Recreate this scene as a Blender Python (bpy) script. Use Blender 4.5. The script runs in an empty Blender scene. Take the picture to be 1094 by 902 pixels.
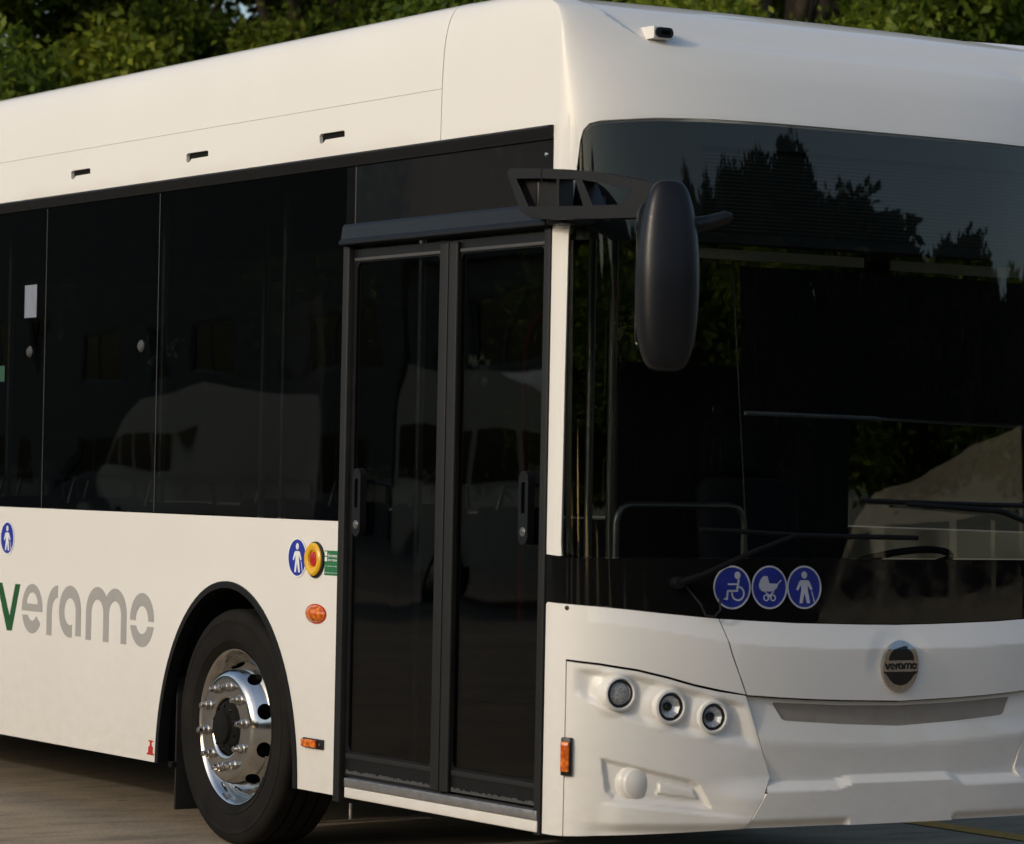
import bpy, bmesh, math, random
import numpy as np
from mathutils import Vector, Matrix
from mathutils.geometry import tessellate_polygon
PI = math.pi
scene = bpy.context.scene
COL = scene.collection

# ------------------------------------------------------------------ camera
cam_data = bpy.data.cameras.new('camera')
cam = bpy.data.objects.new('camera', cam_data); COL.objects.link(cam)
cam_data.sensor_width = 36.0
cam_data.lens = 3610.1 / 1094 * 36
cam_data.clip_start = 0.1; cam_data.clip_end = 2000
YAW, PITCH, ROLL = math.radians(32.2585), math.radians(0.933), math.radians(1.0988)
_f = Vector((math.sin(YAW)*math.cos(PITCH), math.cos(YAW)*math.cos(PITCH), math.sin(PITCH)))
_r = Vector((math.cos(YAW), -math.sin(YAW), 0)); _u = _r.cross(_f)
_r2 = _r*math.cos(ROLL) + _u*math.sin(ROLL); _u2 = -_r*math.sin(ROLL) + _u*math.cos(ROLL)
_m = Matrix((_r2, _u2, -_f)).transposed().to_4x4()
_m.translation = Vector((-6.402, -9.8752, 1.5224))
cam.matrix_world = _m
cam_data.dof.use_dof = True; cam_data.dof.focus_distance = 13.3; cam_data.dof.aperture_fstop = 5.0
scene.camera = cam

# ------------------------------------------------------------------ light
SUN_AZ = math.radians(6)      # turned from square-on to the door side towards the nose
SUN_EL = math.radians(20)
to_sun = Vector((-math.cos(SUN_AZ)*math.cos(SUN_EL), -math.sin(SUN_AZ)*math.cos(SUN_EL), math.sin(SUN_EL)))
world = bpy.data.worlds.new('World'); scene.world = world; world.use_nodes = True
wn = world.node_tree; wn.nodes.clear()
sky = wn.nodes.new('ShaderNodeTexSky'); sky.sky_type = 'NISHITA'; sky.sun_disc = False
sky.sun_elevation = SUN_EL; sky.sun_rotation = math.atan2(to_sun.x, to_sun.y) % (2*PI)
sky.air_density = 1.0; sky.dust_density = 2.5; sky.ozone_density = 1.0
bg = wn.nodes.new('ShaderNodeBackground'); bg.inputs['Strength'].default_value = 0.15
wo = wn.nodes.new('ShaderNodeOutputWorld')
wn.links.new(sky.outputs[0], bg.inputs[0]); wn.links.new(bg.outputs[0], wo.inputs[0])
sd = bpy.data.lights.new('sun', 'SUN'); sd.energy = 2.0; sd.angle = math.radians(1.6); sd.color = (0.445, 0.425, 0.385)
sun = bpy.data.objects.new('sun', sd); COL.objects.link(sun)
sun.rotation_euler = to_sun.to_track_quat('Z', 'Y').to_euler()
scene.view_settings.view_transform = 'Standard'; scene.view_settings.look = 'None'
scene.view_settings.exposure = 0.14; scene.view_settings.gamma = 1.0
scene.view_settings.use_curve_mapping = False
scene.render.engine = 'CYCLES'
scene.cycles.max_bounces = 10; scene.cycles.transparent_max_bounces = 24

# ------------------------------------------------------------------ materials
def nodes_of(name):
    m = bpy.data.materials.new(name); m.use_nodes = True
    return m, m.node_tree, m.node_tree.nodes['Principled BSDF']
def noise(nt, scale, detail=4, rough=0.5, coord='Object', stretch=None, dist=0.0):
    tc = nt.nodes.new('ShaderNodeTexCoord'); n = nt.nodes.new('ShaderNodeTexNoise')
    n.inputs['Scale'].default_value = scale; n.inputs['Detail'].default_value = detail
    n.inputs['Roughness'].default_value = rough; n.inputs['Distortion'].default_value = dist
    if stretch:
        mp = nt.nodes.new('ShaderNodeMapping'); mp.inputs['Scale'].default_value = stretch
        nt.links.new(tc.outputs[coord], mp.inputs[0]); nt.links.new(mp.outputs[0], n.inputs['Vector'])
    else: nt.links.new(tc.outputs[coord], n.inputs['Vector'])
    return n
def ramp(nt, src, stops):
    r = nt.nodes.new('ShaderNodeValToRGB')
    while len(r.color_ramp.elements) < len(stops): r.color_ramp.elements.new(0.5)
    for e, (p, c) in zip(r.color_ramp.elements, stops):
        e.position = p; e.color = (c[0], c[1], c[2], 1) if isinstance(c, (tuple, list)) else (c, c, c, 1)
    nt.links.new(src, r.inputs[0]); return r
def bump(nt, bsdf, h, strength, dist, sock='Normal'):
    b = nt.nodes.new('ShaderNodeBump'); b.inputs['Strength'].default_value = strength; b.inputs['Distance'].default_value = dist
    nt.links.new(h, b.inputs['Height']); nt.links.new(b.outputs[0], bsdf.inputs[sock]); return b
def plain(name, col, rough=0.5, metal=0.0, coat=0.0, var=0.08, bumps=0.0, nscale=14, spec=0.5):
    m, nt, b = nodes_of(name)
    n = noise(nt, nscale)
    lo = tuple(c*(1-var) for c in col); hi = tuple(min(1, c*(1+var)) for c in col)
    r = ramp(nt, n.outputs['Fac'], [(0.3, lo), (0.7, hi)]); nt.links.new(r.outputs[0], b.inputs['Base Color'])
    rr = ramp(nt, n.outputs['Fac'], [(0.3, max(0, rough-0.06)), (0.7, min(1, rough+0.06))]); nt.links.new(rr.outputs[0], b.inputs['Roughness'])
    b.inputs['Metallic'].default_value = metal; b.inputs['Coat Weight'].default_value = coat; b.inputs['Coat Roughness'].default_value = 0.05
    b.inputs['Specular IOR Level'].default_value = spec
    if bumps: bump(nt, b, n.outputs['Fac'], bumps, 0.01)
    return m
def paint(name, col):
    m, nt, b = nodes_of(name)
    n = noise(nt, 1.3, 5, 0.6)
    r = ramp(nt, n.outputs['Fac'], [(0.3, tuple(c*0.965 for c in col)), (0.7, col)])
    tc = nt.nodes.new('ShaderNodeTexCoord'); sx = nt.nodes.new('ShaderNodeSeparateXYZ'); nt.links.new(tc.outputs['Object'], sx.inputs[0])
    # a film of road dust low on the body, broken by noise
    dn = noise(nt, 9, 6, 0.65, stretch=(1, 1, 2.2))
    mr = nt.nodes.new('ShaderNodeMapRange'); mr.inputs['From Min'].default_value = 0.95; mr.inputs['From Max'].default_value = 0.25
    nt.links.new(sx.outputs['Z'], mr.inputs['Value'])
    mu = nt.nodes.new('ShaderNodeMath'); mu.operation = 'MULTIPLY'; nt.links.new(mr.outputs[0], mu.inputs[0]); nt.links.new(dn.outputs['Fac'], mu.inputs[1])
    m2 = nt.nodes.new('ShaderNodeMath'); m2.operation = 'MULTIPLY'; nt.links.new(mu.outputs[0], m2.inputs[0]); m2.inputs[1].default_value = 0.42
    mx = nt.nodes.new('ShaderNodeMix'); mx.data_type = 'RGBA'; nt.links.new(m2.outputs[0], mx.inputs['Factor'])
    nt.links.new(r.outputs[0], mx.inputs[6]); mx.inputs[7].default_value = (0.36, 0.30, 0.22, 1)
    nt.links.new(mx.outputs[2], b.inputs['Base Color'])
    b.inputs['Roughness'].default_value = 0.6; b.inputs['Specular IOR Level'].default_value = 0.3; b.inputs['Coat Weight'].default_value = 0.65; b.inputs['Coat Roughness'].default_value = 0.02
    fn = noise(nt, 1.7, 2, 0.5); bump(nt, b, fn.outputs['Fac'], 0.10, 0.02, 'Coat Normal')
    return m
def glass(name, tint, rough=0.0, wave=0.05, wscale=1.6, ior=1.5, gain=1.0):
    m = bpy.data.materials.new(name); m.use_nodes = True; nt = m.node_tree; nt.nodes.clear()
    out = nt.nodes.new('ShaderNodeOutputMaterial'); mix = nt.nodes.new('ShaderNodeMixShader')
    tr = nt.nodes.new('ShaderNodeBsdfTransparent'); tr.inputs[0].default_value = (*tint, 1)
    gl = nt.nodes.new('ShaderNodeBsdfGlossy'); gl.inputs['Roughness'].default_value = rough; gl.inputs['Color'].default_value = (gain*.97, gain*.93, gain*.86, 1)
    fr = nt.nodes.new('ShaderNodeFresnel')
    # same mirror strength seen from either face of the slab (the rays are not bent inside it)
    ge = nt.nodes.new('ShaderNodeNewGeometry'); mi = nt.nodes.new('ShaderNodeMapRange')
    mi.inputs['To Min'].default_value = ior; mi.inputs['To Max'].default_value = 1/ior
    nt.links.new(ge.outputs['Backfacing'], mi.inputs['Value']); nt.links.new(mi.outputs[0], fr.inputs['IOR'])
    n = noise(nt, wscale, 1.5, 0.4, dist=0.4)
    b = nt.nodes.new('ShaderNodeBump'); b.inputs['Strength'].default_value = wave; b.inputs['Distance'].default_value = 0.1
    nt.links.new(n.outputs['Fac'], b.inputs['Height']); nt.links.new(b.outputs[0], gl.inputs['Normal']); nt.links.new(b.outputs[0], fr.inputs['Normal'])
    nt.links.new(fr.outputs[0], mix.inputs[0]); nt.links.new(tr.outputs[0], mix.inputs[1]); nt.links.new(gl.outputs[0], mix.inputs[2])
    nt.links.new(mix.outputs[0], out.inputs[0]); return m
M = {}
M['white'] = paint('white_paint', (0.77, 0.745, 0.69))
M['taupe'] = plain('taupe_paint', (0.25, 0.215, 0.175), 0.4, coat=0.4)
M['side_glass'] = glass('side_window_glass', (0.34, 0.35, 0.355), wave=0.07, wscale=0.9, gain=.72)
M['clear_glass'] = glass('clear_side_glass', (0.46, 0.48, 0.46), wave=0.02)
M['door_glass'] = glass('door_glass', (0.42, 0.43, 0.42), wave=0.065, wscale=0.8, gain=.72)
M['screen_glass'] = glass('windscreen_glass', (0.66, 0.68, 0.66), wave=0.012, wscale=1.2, gain=.9)
M['black_glass'] = plain('black_glass', (0.005, 0.005, 0.005), 0.05, coat=0.0, var=0.02, spec=0.35)
M['black_trim'] = plain('black_trim', (0.007, 0.007, 0.0075), 0.5, var=0.15, spec=0.25)
M['rubber'] = plain('rubber_seal', (0.013, 0.0132, 0.0128), 0.6, var=0.12, spec=0.3)
M['grey_plastic'] = plain('dark_grey_plastic', (0.007, 0.0073, 0.0088), 0.34, spec=0.3, var=0.08, bumps=0.06, nscale=160)
M['seal_grey'] = plain('grey_sealant', (0.05, 0.05, 0.048), 0.6)
M['frame_black'] = plain('door_frame_black', (0.006, 0.006, 0.006), 0.4, var=0.1, spec=0.3)
M['steel'] = plain('brushed_steel', (0.42, 0.41, 0.40), 0.38, metal=0.85, var=0.12, nscale=30)
M['chrome'] = plain('chrome', (0.66, 0.645, 0.615), 0.13, metal=1.0, var=0.13, nscale=11)
M['dull_chrome'] = plain('dull_chrome', (0.50, 0.47, 0.43), 0.28, metal=1.0, var=0.14, nscale=25)
M['under'] = plain('underbody_black', (0.008, 0.008, 0.007), 0.9, var=0.3, spec=0.15)
M['wiper_black'] = plain('wiper_black', (0.003, 0.003, 0.003), 0.6, spec=0.15)
M['interior'] = plain('dark_interior_lining', (0.035, 0.035, 0.036), 0.8)
M['interior_light'] = plain('pale_interior_trim', (0.75, 0.70, 0.56), 0.6)
M['blind'] = plain('black_blind_fabric', (0.008, 0.008, 0.008), 0.9, spec=0.2)
M['seat'] = plain('seat_fabric', (0.03, 0.035, 0.06), 0.95, nscale=60)
M['int_floor'] = plain('vinyl_floor', (0.05, 0.05, 0.05), 0.7)
M['red'] = plain('red_plastic', (0.45, 0.02, 0.015), 0.3)
M['dark_red'] = plain('dark_red_rail', (0.13, 0.006, 0.005), 0.4)
M['yellow'] = plain('yellow_plastic', (0.75, 0.42, 0.02), 0.35)
M['blue'] = plain('blue_vinyl', (0.012, 0.03, 0.33), 0.35, coat=0.3)
M['dim_blue'] = plain('dimmed_blue_vinyl', (0.008, 0.018, 0.19), 0.35)  # sign blue darkened: shade and glass over the nose stickers put into the colour
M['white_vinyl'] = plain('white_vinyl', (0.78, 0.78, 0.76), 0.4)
M['ring_vinyl'] = plain('ring_vinyl', (0.36, 0.37, 0.42), 0.4)  # white vinyl greyed down, holding the same dimming for the nose stickers
M['green_vinyl'] = plain('green_vinyl', (0.02, 0.16, 0.06), 0.4)
M['label_green'] = plain('faded_green_label', (0.02, 0.07, 0.04), 0.5)
M['logo_green'] = plain('logo_green', (0.008, 0.085, 0.022), 0.4)
M['logo_grey'] = plain('logo_grey', (0.36, 0.345, 0.325), 0.42, var=0.04)
M['label_grey'] = plain('label_grey', (0.20, 0.215, 0.26), 0.5)
M['display'] = plain('display_panel', (0.02, 0.021, 0.022), 0.5)
M['badge_black'] = plain('badge_black', (0.005, 0.005, 0.005), 0.35)
def amber():
    m, nt, b = nodes_of('amber_lens')
    b.inputs['Base Color'].default_value = (0.75, 0.16, 0.012, 1); b.inputs['Roughness'].default_value = 0.12
    b.inputs['Subsurface Weight'].default_value = 0.15; b.inputs['Subsurface Radius'].default_value = (.02, .006, .002)
    tc = nt.nodes.new('ShaderNodeTexCoord'); v = nt.nodes.new('ShaderNodeTexVoronoi'); v.inputs['Scale'].default_value = 55
    nt.links.new(tc.outputs['Object'], v.inputs['Vector'])
    r = ramp(nt, v.outputs['Distance'], [(0.1, (0.9, 0.26, 0.03)), (0.8, (0.42, 0.06, 0.006))]); nt.links.new(r.outputs[0], b.inputs['Base Color'])
    bump(nt, b, v.outputs['Distance'], 0.5, 0.004); return m
M['amber'] = amber()
def tyre_mat():
    m, nt, b = nodes_of('tyre_rubber')
    n = noise(nt, 7, 6, 0.6); r = ramp(nt, n.outputs['Fac'], [(0.3, (0.006, 0.0056, 0.005)), (0.75, (0.014, 0.0122, 0.0095))])
    nt.links.new(r.outputs[0], b.inputs['Base Color']); b.inputs['Roughness'].default_value = 0.78; b.inputs['Specular IOR Level'].default_value = 0.15
    n2 = noise(nt, 90, 3); bump(nt, b, n2.outputs['Fac'], 0.12, 0.004); return m
M['tyre'] = tyre_mat()
def mesh_lens():
    m, nt, b = nodes_of('patterned_lamp_lens')
    tc = nt.nodes.new('ShaderNodeTexCoord'); v = nt.nodes.new('ShaderNodeTexVoronoi'); v.inputs['Scale'].default_value = 190
    nt.links.new(tc.outputs['Object'], v.inputs['Vector'])
    r = ramp(nt, v.outputs['Distance'], [(0.2, (0.50, 0.49, 0.46)), (0.8, (0.20, 0.20, 0.19))]); nt.links.new(r.outputs[0], b.inputs['Base Color'])
    b.inputs['Roughness'].default_value = 0.3; b.inputs['Coat Weight'].default_value = 0.5; return m
M['lens'] = mesh_lens(); M['bowl'] = plain('reflector_bowl', (0.92, 0.92, 0.91), 0.4, metal=0.7, var=0.03)
M['clear_lens'] = glass('clear_lamp_lens', (0.92, 0.92, 0.92), wave=0.0)
def ground_mat():
    m, nt, b = nodes_of('worn_yard_concrete')
    n1 = noise(nt, 0.35, 6, 0.6, stretch=(1.0, 2.2, 1)); n2 = noise(nt, 3.5, 8, 0.7, stretch=(0.7, 2.0, 1)); n3 = noise(nt, 55, 4, 0.7)
    r1 = ramp(nt, n1.outputs['Fac'], [(0.32, (0.25, 0.195, 0.128)), (0.68, (0.37, 0.295, 0.205))])
    r2 = ramp(nt, n2.outputs['Fac'], [(0.33, 0.58), (0.50, 0.92), (0.75, 1.18)]); r3 = ramp(nt, n3.outputs['Fac'], [(0.3, 0.66), (0.62, 1.18)])
    mx = nt.nodes.new('ShaderNodeMix'); mx.data_type = 'RGBA'; mx.blend_type = 'MULTIPLY'; mx.inputs['Factor'].default_value = 1
    nt.links.new(r1.outputs[0], mx.inputs[6]); nt.links.new(r2.outputs[0], mx.inputs[7])
    my = nt.nodes.new('ShaderNodeMix'); my.data_type = 'RGBA'; my.blend_type = 'MULTIPLY'; my.inputs['Factor'].default_value = 1
    nt.links.new(mx.outputs[2], my.inputs[6]); nt.links.new(r3.outputs[0], my.inputs[7])
    # sparse dark pits and oil spots
    v = nt.nodes.new('ShaderNodeTexVoronoi'); v.inputs['Scale'].default_value = 2.6
    tc = nt.nodes.new('ShaderNodeTexCoord'); nt.links.new(tc.outputs['Object'], v.inputs['Vector'])
    rv = ramp(nt, v.outputs['Distance'], [(0.035, 0.5), (0.09, 1.0)])
    mz = nt.nodes.new('ShaderNodeMix'); mz.data_type = 'RGBA'; mz.blend_type = 'MULTIPLY'; mz.inputs['Factor'].default_value = 1
    nt.links.new(my.outputs[2], mz.inputs[6]); nt.links.new(rv.outputs[0], mz.inputs[7])
    nt.links.new(mz.outputs[2], b.inputs['Base Color']); b.inputs['Roughness'].default_value = 0.85
    bump(nt, b, n3.outputs['Fac'], 0.35, 0.01); return m
M['ground'] = ground_mat()
M['line'] = plain('worn_yellow_line', (0.42, 0.22, 0.03), 0.7, var=0.35, nscale=30)
M['bark'] = plain('bark', (0.09, 0.065, 0.045), 0.9, var=0.35, bumps=0.6, nscale=9)
def leaf_mat(name, a, b_, c):
    m, nt, b = nodes_of(name)
    at = nt.nodes.new('ShaderNodeAttribute'); at.attribute_name = 'tone'
    r = ramp(nt, at.outputs['Fac'], [(0.0, a), (0.55, b_), (1.0, c)]); nt.links.new(r.outputs[0], b.inputs['Base Color'])
    b.inputs['Roughness'].default_value = 0.5; b.inputs['Specular IOR Level'].default_value = 0.3
    tl = nt.nodes.new('ShaderNodeBsdfTranslucent'); nt.links.new(r.outputs[0], tl.inputs[0])
    ad = nt.nodes.new('ShaderNodeMixShader'); ad.inputs[0].default_value = 0.5
    out = nt.nodes['Material Output']
    nt.links.new(b.outputs[0], ad.inputs[1]); nt.links.new(tl.outputs[0], ad.inputs[2]); nt.links.new(ad.outputs[0], out.inputs[0]); return m
M['leaf'] = leaf_mat('broadleaf_foliage', (0.05, 0.09, 0.012), (0.14, 0.20, 0.022), (0.30, 0.335, 0.035))
M['leaf_far'] = leaf_mat('dark_foliage', (0.014, 0.026, 0.010), (0.028, 0.045, 0.014), (0.045, 0.06, 0.018))
M['render_wall'] = plain('rendered_wall', (0.15, 0.135, 0.115), 0.85, var=0.15, nscale=2)
M['roof_metal'] = plain('roof_sheet', (0.10, 0.10, 0.11), 0.6)
M['frame_grey'] = plain('window_frame_grey', (0.22, 0.21, 0.19), 0.6)
M['van_paint'] = paint('beige_van_paint', (0.60, 0.55, 0.43))

# ------------------------------------------------------------------ object helpers
def link(name, me, mat, parent=None):
    o = bpy.data.objects.new(name, me); COL.objects.link(o)
    if mat is not None and not me.materials: me.materials.append(mat)
    if parent is not None: o.parent = parent
    return o
def tag(o, label=None, cat=None, group=None, kind=None):
    for k, v in (('label', label), ('category', cat), ('group', group), ('kind', kind)):
        if v: o[k] = v
    return o
def empty(name, loc=(0, 0, 0), parent=None):
    o = bpy.data.objects.new(name, None); COL.objects.link(o); o.location = loc; o.empty_display_size = 0.3
    if parent is not None: o.parent = parent
    return o
def from_bm(name, bm, mat, parent=None, smooth=35):
    bmesh.ops.recalc_face_normals(bm, faces=bm.faces[:])
    me = bpy.data.meshes.new(name); bm.to_mesh(me); bm.free()
    if smooth:
        me.polygons.foreach_set('use_smooth', [True]*len(me.polygons)); me.set_sharp_from_angle(angle=math.radians(smooth))
    return link(name, me, mat, parent)
def bm_box(bm, lo, hi, bev=0.0, mtx=None):
    r = bmesh.ops.create_cube(bm, size=1.0); vs = r['verts']
    c = [(a+b)/2 for a, b in zip(lo, hi)]; d = [abs(b-a) for a, b in zip(lo, hi)]
    for v in vs: v.co = Vector((c[0]+v.co.x*d[0], c[1]+v.co.y*d[1], c[2]+v.co.z*d[2]))
    if bev:
        es = list({e for v in vs for e in v.link_edges})
        g = bmesh.ops.bevel(bm, geom=es, offset=bev, segments=3, profile=0.5, affect='EDGES')
        vs = list({v for f in g['faces'] for v in f.verts} | {v for v in vs if v.is_valid})
    if mtx is not None:
        for v in vs: v.co = mtx @ v.co
    return vs
def box(name, lo, hi, mat, parent=None, bev=0.0):
    bm = bmesh.new(); bm_box(bm, lo, hi, bev); return from_bm(name, bm, mat, parent)
def bm_tube(bm, pts, rad, seg=12, cap=True):
    pts = [Vector(p) for p in pts]; rads = rad if isinstance(rad, (list, tuple)) else [rad]*len(pts)
    rings = []; prev = None
    for i, p in enumerate(pts):
        t = (pts[min(i+1, len(pts)-1)] - pts[max(i-1, 0)]).normalized()
        a = prev if prev is not None else (Vector((0, 0, 1)) if abs(t.z) < 0.9 else Vector((1, 0, 0)))
        n = (a - t*a.dot(t)).normalized(); prev = n; b = t.cross(n)
        rings.append([bm.verts.new(p + (n*math.cos(k*2*PI/seg) + b*math.sin(k*2*PI/seg))*rads[i]) for k in range(seg)])
    for i in range(len(rings)-1):
        for k in range(seg):
            bm.faces.new((rings[i][k], rings[i][(k+1) % seg], rings[i+1][(k+1) % seg], rings[i+1][k]))
    if cap: bm.faces.new(rings[0]); bm.faces.new(rings[-1][::-1])
def tube(name, pts, rad, mat, parent=None, seg=12):
    bm = bmesh.new(); bm_tube(bm, pts, rad, seg); return from_bm(name, bm, mat, parent, 50)
def bm_lathe(bm, prof, seg=64, M4=None, closed=False):
    """prof: list of (radius, height); axis +Z, then M4"""
    M4 = M4 or Matrix.Identity(4); rings = []
    for r, h in prof:
        if r < 1e-6: rings.append([bm.verts.new(M4 @ Vector((0, 0, h)))])
        else: rings.append([bm.verts.new(M4 @ Vector((r*math.cos(k*2*PI/seg), r*math.sin(k*2*PI/seg), h))) for k in range(seg)])
    n = len(rings); pairs = [(i, i+1) for i in range(n-1)] + ([(n-1, 0)] if closed else [])
    for i, j in pairs:
        a, b = rings[i], rings[j]
        for k in range(seg):
            k2 = (k+1) % seg
            if len(a) == 1 and len(b) == 1: continue
            if len(a) == 1: bm.faces.new((a[0], b[k2], b[k]))
            elif len(b) == 1: bm.faces.new((a[k], a[k2], b[0]))
            else: bm.faces.new((a[k], a[k2], b[k2], b[k]))
def lathe(name, prof, mat, parent=None, seg=64, M4=None, closed=False, smooth=35):
    bm = bmesh.new(); bm_lathe(bm, prof, seg, M4, closed); return from_bm(name, bm, mat, parent, smooth)
def frame(p, axis, up=(0, 0, 1)):
    """matrix whose +Z is axis, at p"""
    z = Vector(axis).normalized(); u = Vector(up)
    x = u.cross(z); x = x.normalized() if x.length > 1e-4 else Vector((1, 0, 0)); y = z.cross(x)
    m = Matrix((x, y, z)).transposed().to_4x4(); m.translation = Vector(p); return m
def bm_extrude(bm, poly, holes, to3, depth_vec, bev=0):
    """poly/holes 2d, to3 maps 2d->3d, extruded by depth_vec"""
    loops = [poly] + list(holes); flat = [q for l in loops for q in l]
    tris = tessellate_polygon([[Vector((a, b, 0)) for a, b in l] for l in loops])
    A = [bm.verts.new(to3(q)) for q in flat]; B = [bm.verts.new(Vector(to3(q)) + Vector(depth_vec)) for q in flat]
    for t in tris:
        try: bm.faces.new([A[i] for i in t]); bm.faces.new([B[i] for i in reversed(t)])
        except ValueError: pass
    o = 0
    for l in loops:
        n = len(l)
        for i in range(n):
            a, b = o+i, o+(i+1) % n
            try: bm.faces.new((A[a], A[b], B[b], B[a]))
            except ValueError: pass
        o += n

def sstep(x, a, b):
    t = np.clip((x-a)/(b-a), 0, 1); return t*t*(3-2*t)
# ------------------------------------------------------------------ the bus body as one parametric surface
# s runs along the plan outline (s<0 door side, y=-s; 0..2*SC round the nose; beyond that the far side); v is height
_th = np.linspace(0, PI/2, 2400); _w = np.sin(_th); _xs = 1.25 - 1.25*(1-_w**2)**(1/3.0)
_ss = np.r_[0, np.cumsum(np.hypot(np.diff(_xs), 0.37*np.diff(_w)))]; SC = float(_ss[-1]); BC = SC-.018
def dense(pts):
    xs = [p[0] for p in pts]; ys = [p[1] for p in pts]; m = []
    for i in range(len(xs)):
        if i == 0: m.append((ys[1]-ys[0])/(xs[1]-xs[0]))
        elif i == len(xs)-1: m.append((ys[-1]-ys[-2])/(xs[-1]-xs[-2]))
        else:
            a = (ys[i]-ys[i-1])/(xs[i]-xs[i-1]); b = (ys[i+1]-ys[i])/(xs[i+1]-xs[i]); m.append(0 if a*b <= 0 else 2*a*b/(a+b))
    X, Y = [], []
    for i in range(len(xs)-1):
        h = xs[i+1]-xs[i]
        for t in np.linspace(0, 1, 60, endpoint=(i == len(xs)-2)):
            X.append(xs[i]+t*h); Y.append((2*t**3-3*t*t+1)*ys[i]+(t**3-2*t*t+t)*h*m[i]+(-2*t**3+3*t*t)*ys[i+1]+(t**3-t*t)*h*m[i+1])
    X, Y = np.array(X), np.array(Y)
    return lambda z: np.interp(z, X, Y)
fB = dense([(.2,.36),(.9,.375),(1.05,.37),(2.79,.26),(2.98,.235),(3.3,.22)])
fV = dense([(0,0),(2.95,2.95),(3.1,3.10),(3.2,3.194),(3.27,3.243),(3.35,3.266),(3.5,3.287),(3.8,3.305)])
fIS = dense([(2.75,0),(2.95,.002),(3.1,.008),(3.2,.022),(3.27,.048),(3.35,.095),(3.5,.21),(3.8,.50)])
fIF = dense([(2.79,0),(2.95,.035),(3.05,.09),(3.15,.17),(3.25,.27),(3.4,.44),(3.6,.7),(3.8,.98)])
# main roof pod leans in a little earlier than the nose cap
fVp = dense([(0,0),(2.95,2.95),(3.1,3.10),(3.2,3.197),(3.27,3.253),(3.35,3.275),(3.5,3.289),(3.8,3.297)])
fISp = dense([(2.75,0),(2.95,.003),(3.1,.011),(3.2,.030),(3.27,.062),(3.35,.12),(3.5,.25),(3.8,.54)])
fCS = dense([(2.9,0),(3.0,.001),(3.1,.008),(3.18,.05),(3.25,.19),(3.32,.34),(3.5,.55),(3.8,.72)])
fVf = dense([(0,0),(2.95,2.95),(3.05,3.045),(3.15,3.13),(3.25,3.205),(3.4,3.255),(3.6,3.290),(3.8,3.310)])
def surf(s, v):
    s = np.asarray(s, float); v = np.asarray(v, float)
    mir = s > SC; q = np.where(mir, 2*SC-s, s); qc = np.clip(q, 0, SC)
    x = np.interp(qc, _ss, _xs); w = np.interp(qc, _ss, _w)
    t = np.clip((q+.80)/.34, 0, 1); t = t*t*(3-2*t); ins = fISp(v)*(1-t)+fIS(v)*t; k = (1.25-ins)/1.25
    zz = fVp(v)*(1-t)+fV(v)*t; w2 = w*w; zz = zz*(1-w2)+fVf(v)*w2
    we = w**(1+.15*sstep(v, 2.80, 3.08)); cs = fCS(v)
    X = 1.25+(x-1.25)*k; Y = np.where(q < 0, -q+cs*np.clip(1+q/.797, 0, 1), -fB(v)*we+cs+(fIF(v)-cs)*we)
    X = np.where(mir, 2.5-X, X)
    return np.stack([X, Y, zz+0*s], -1)
def surf_pod(s, v):
    s = np.asarray(s, float); v = np.asarray(v, float); mir = s > SC; q = np.where(mir, 2*SC-s, s)
    X = fISp(v)+0*s; X = np.where(mir, 2.5-X, X); return np.stack([X, -q, fVp(v)+0*s], -1)
def clip_half(poly, axis, val, keep_less):
    out = []; n = len(poly)
    for i in range(n):
        a, b = poly[i], poly[(i+1) % n]; da, db = a[axis]-val, b[axis]-val
        if keep_less: da, db = -da, -db
        if da >= 0: out.append(a)
        if (da > 0 and db < 0) or (da < 0 and db > 0):
            t = da/(da-db); c = [a[0]+(b[0]-a[0])*t, a[1]+(b[1]-a[1])*t]; c[axis] = val; out.append(tuple(c))
    return out
def split_axis(poly, axis, cuts):
    lo = min(p[axis] for p in poly); hi = max(p[axis] for p in poly); res = []; cur = poly
    for c in cuts:
        if c <= lo+1e-7: continue
        if c >= hi-1e-7: break
        a = clip_half(cur, axis, c, True); cur = clip_half(cur, axis, c, False)
        if len(a) >= 3: res.append(a)
        if len(cur) < 3: return res
    res.append(cur); return res
def densify(loop, step):
    out = []
    for i in range(len(loop)):
        a, b = loop[i], loop[(i+1) % len(loop)]; n = max(1, int(math.hypot(b[0]-a[0], b[1]-a[1])/step))
        out += [(a[0]+(b[0]-a[0])*k/n, a[1]+(b[1]-a[1])*k/n) for k in range(n)]
    return out
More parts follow.
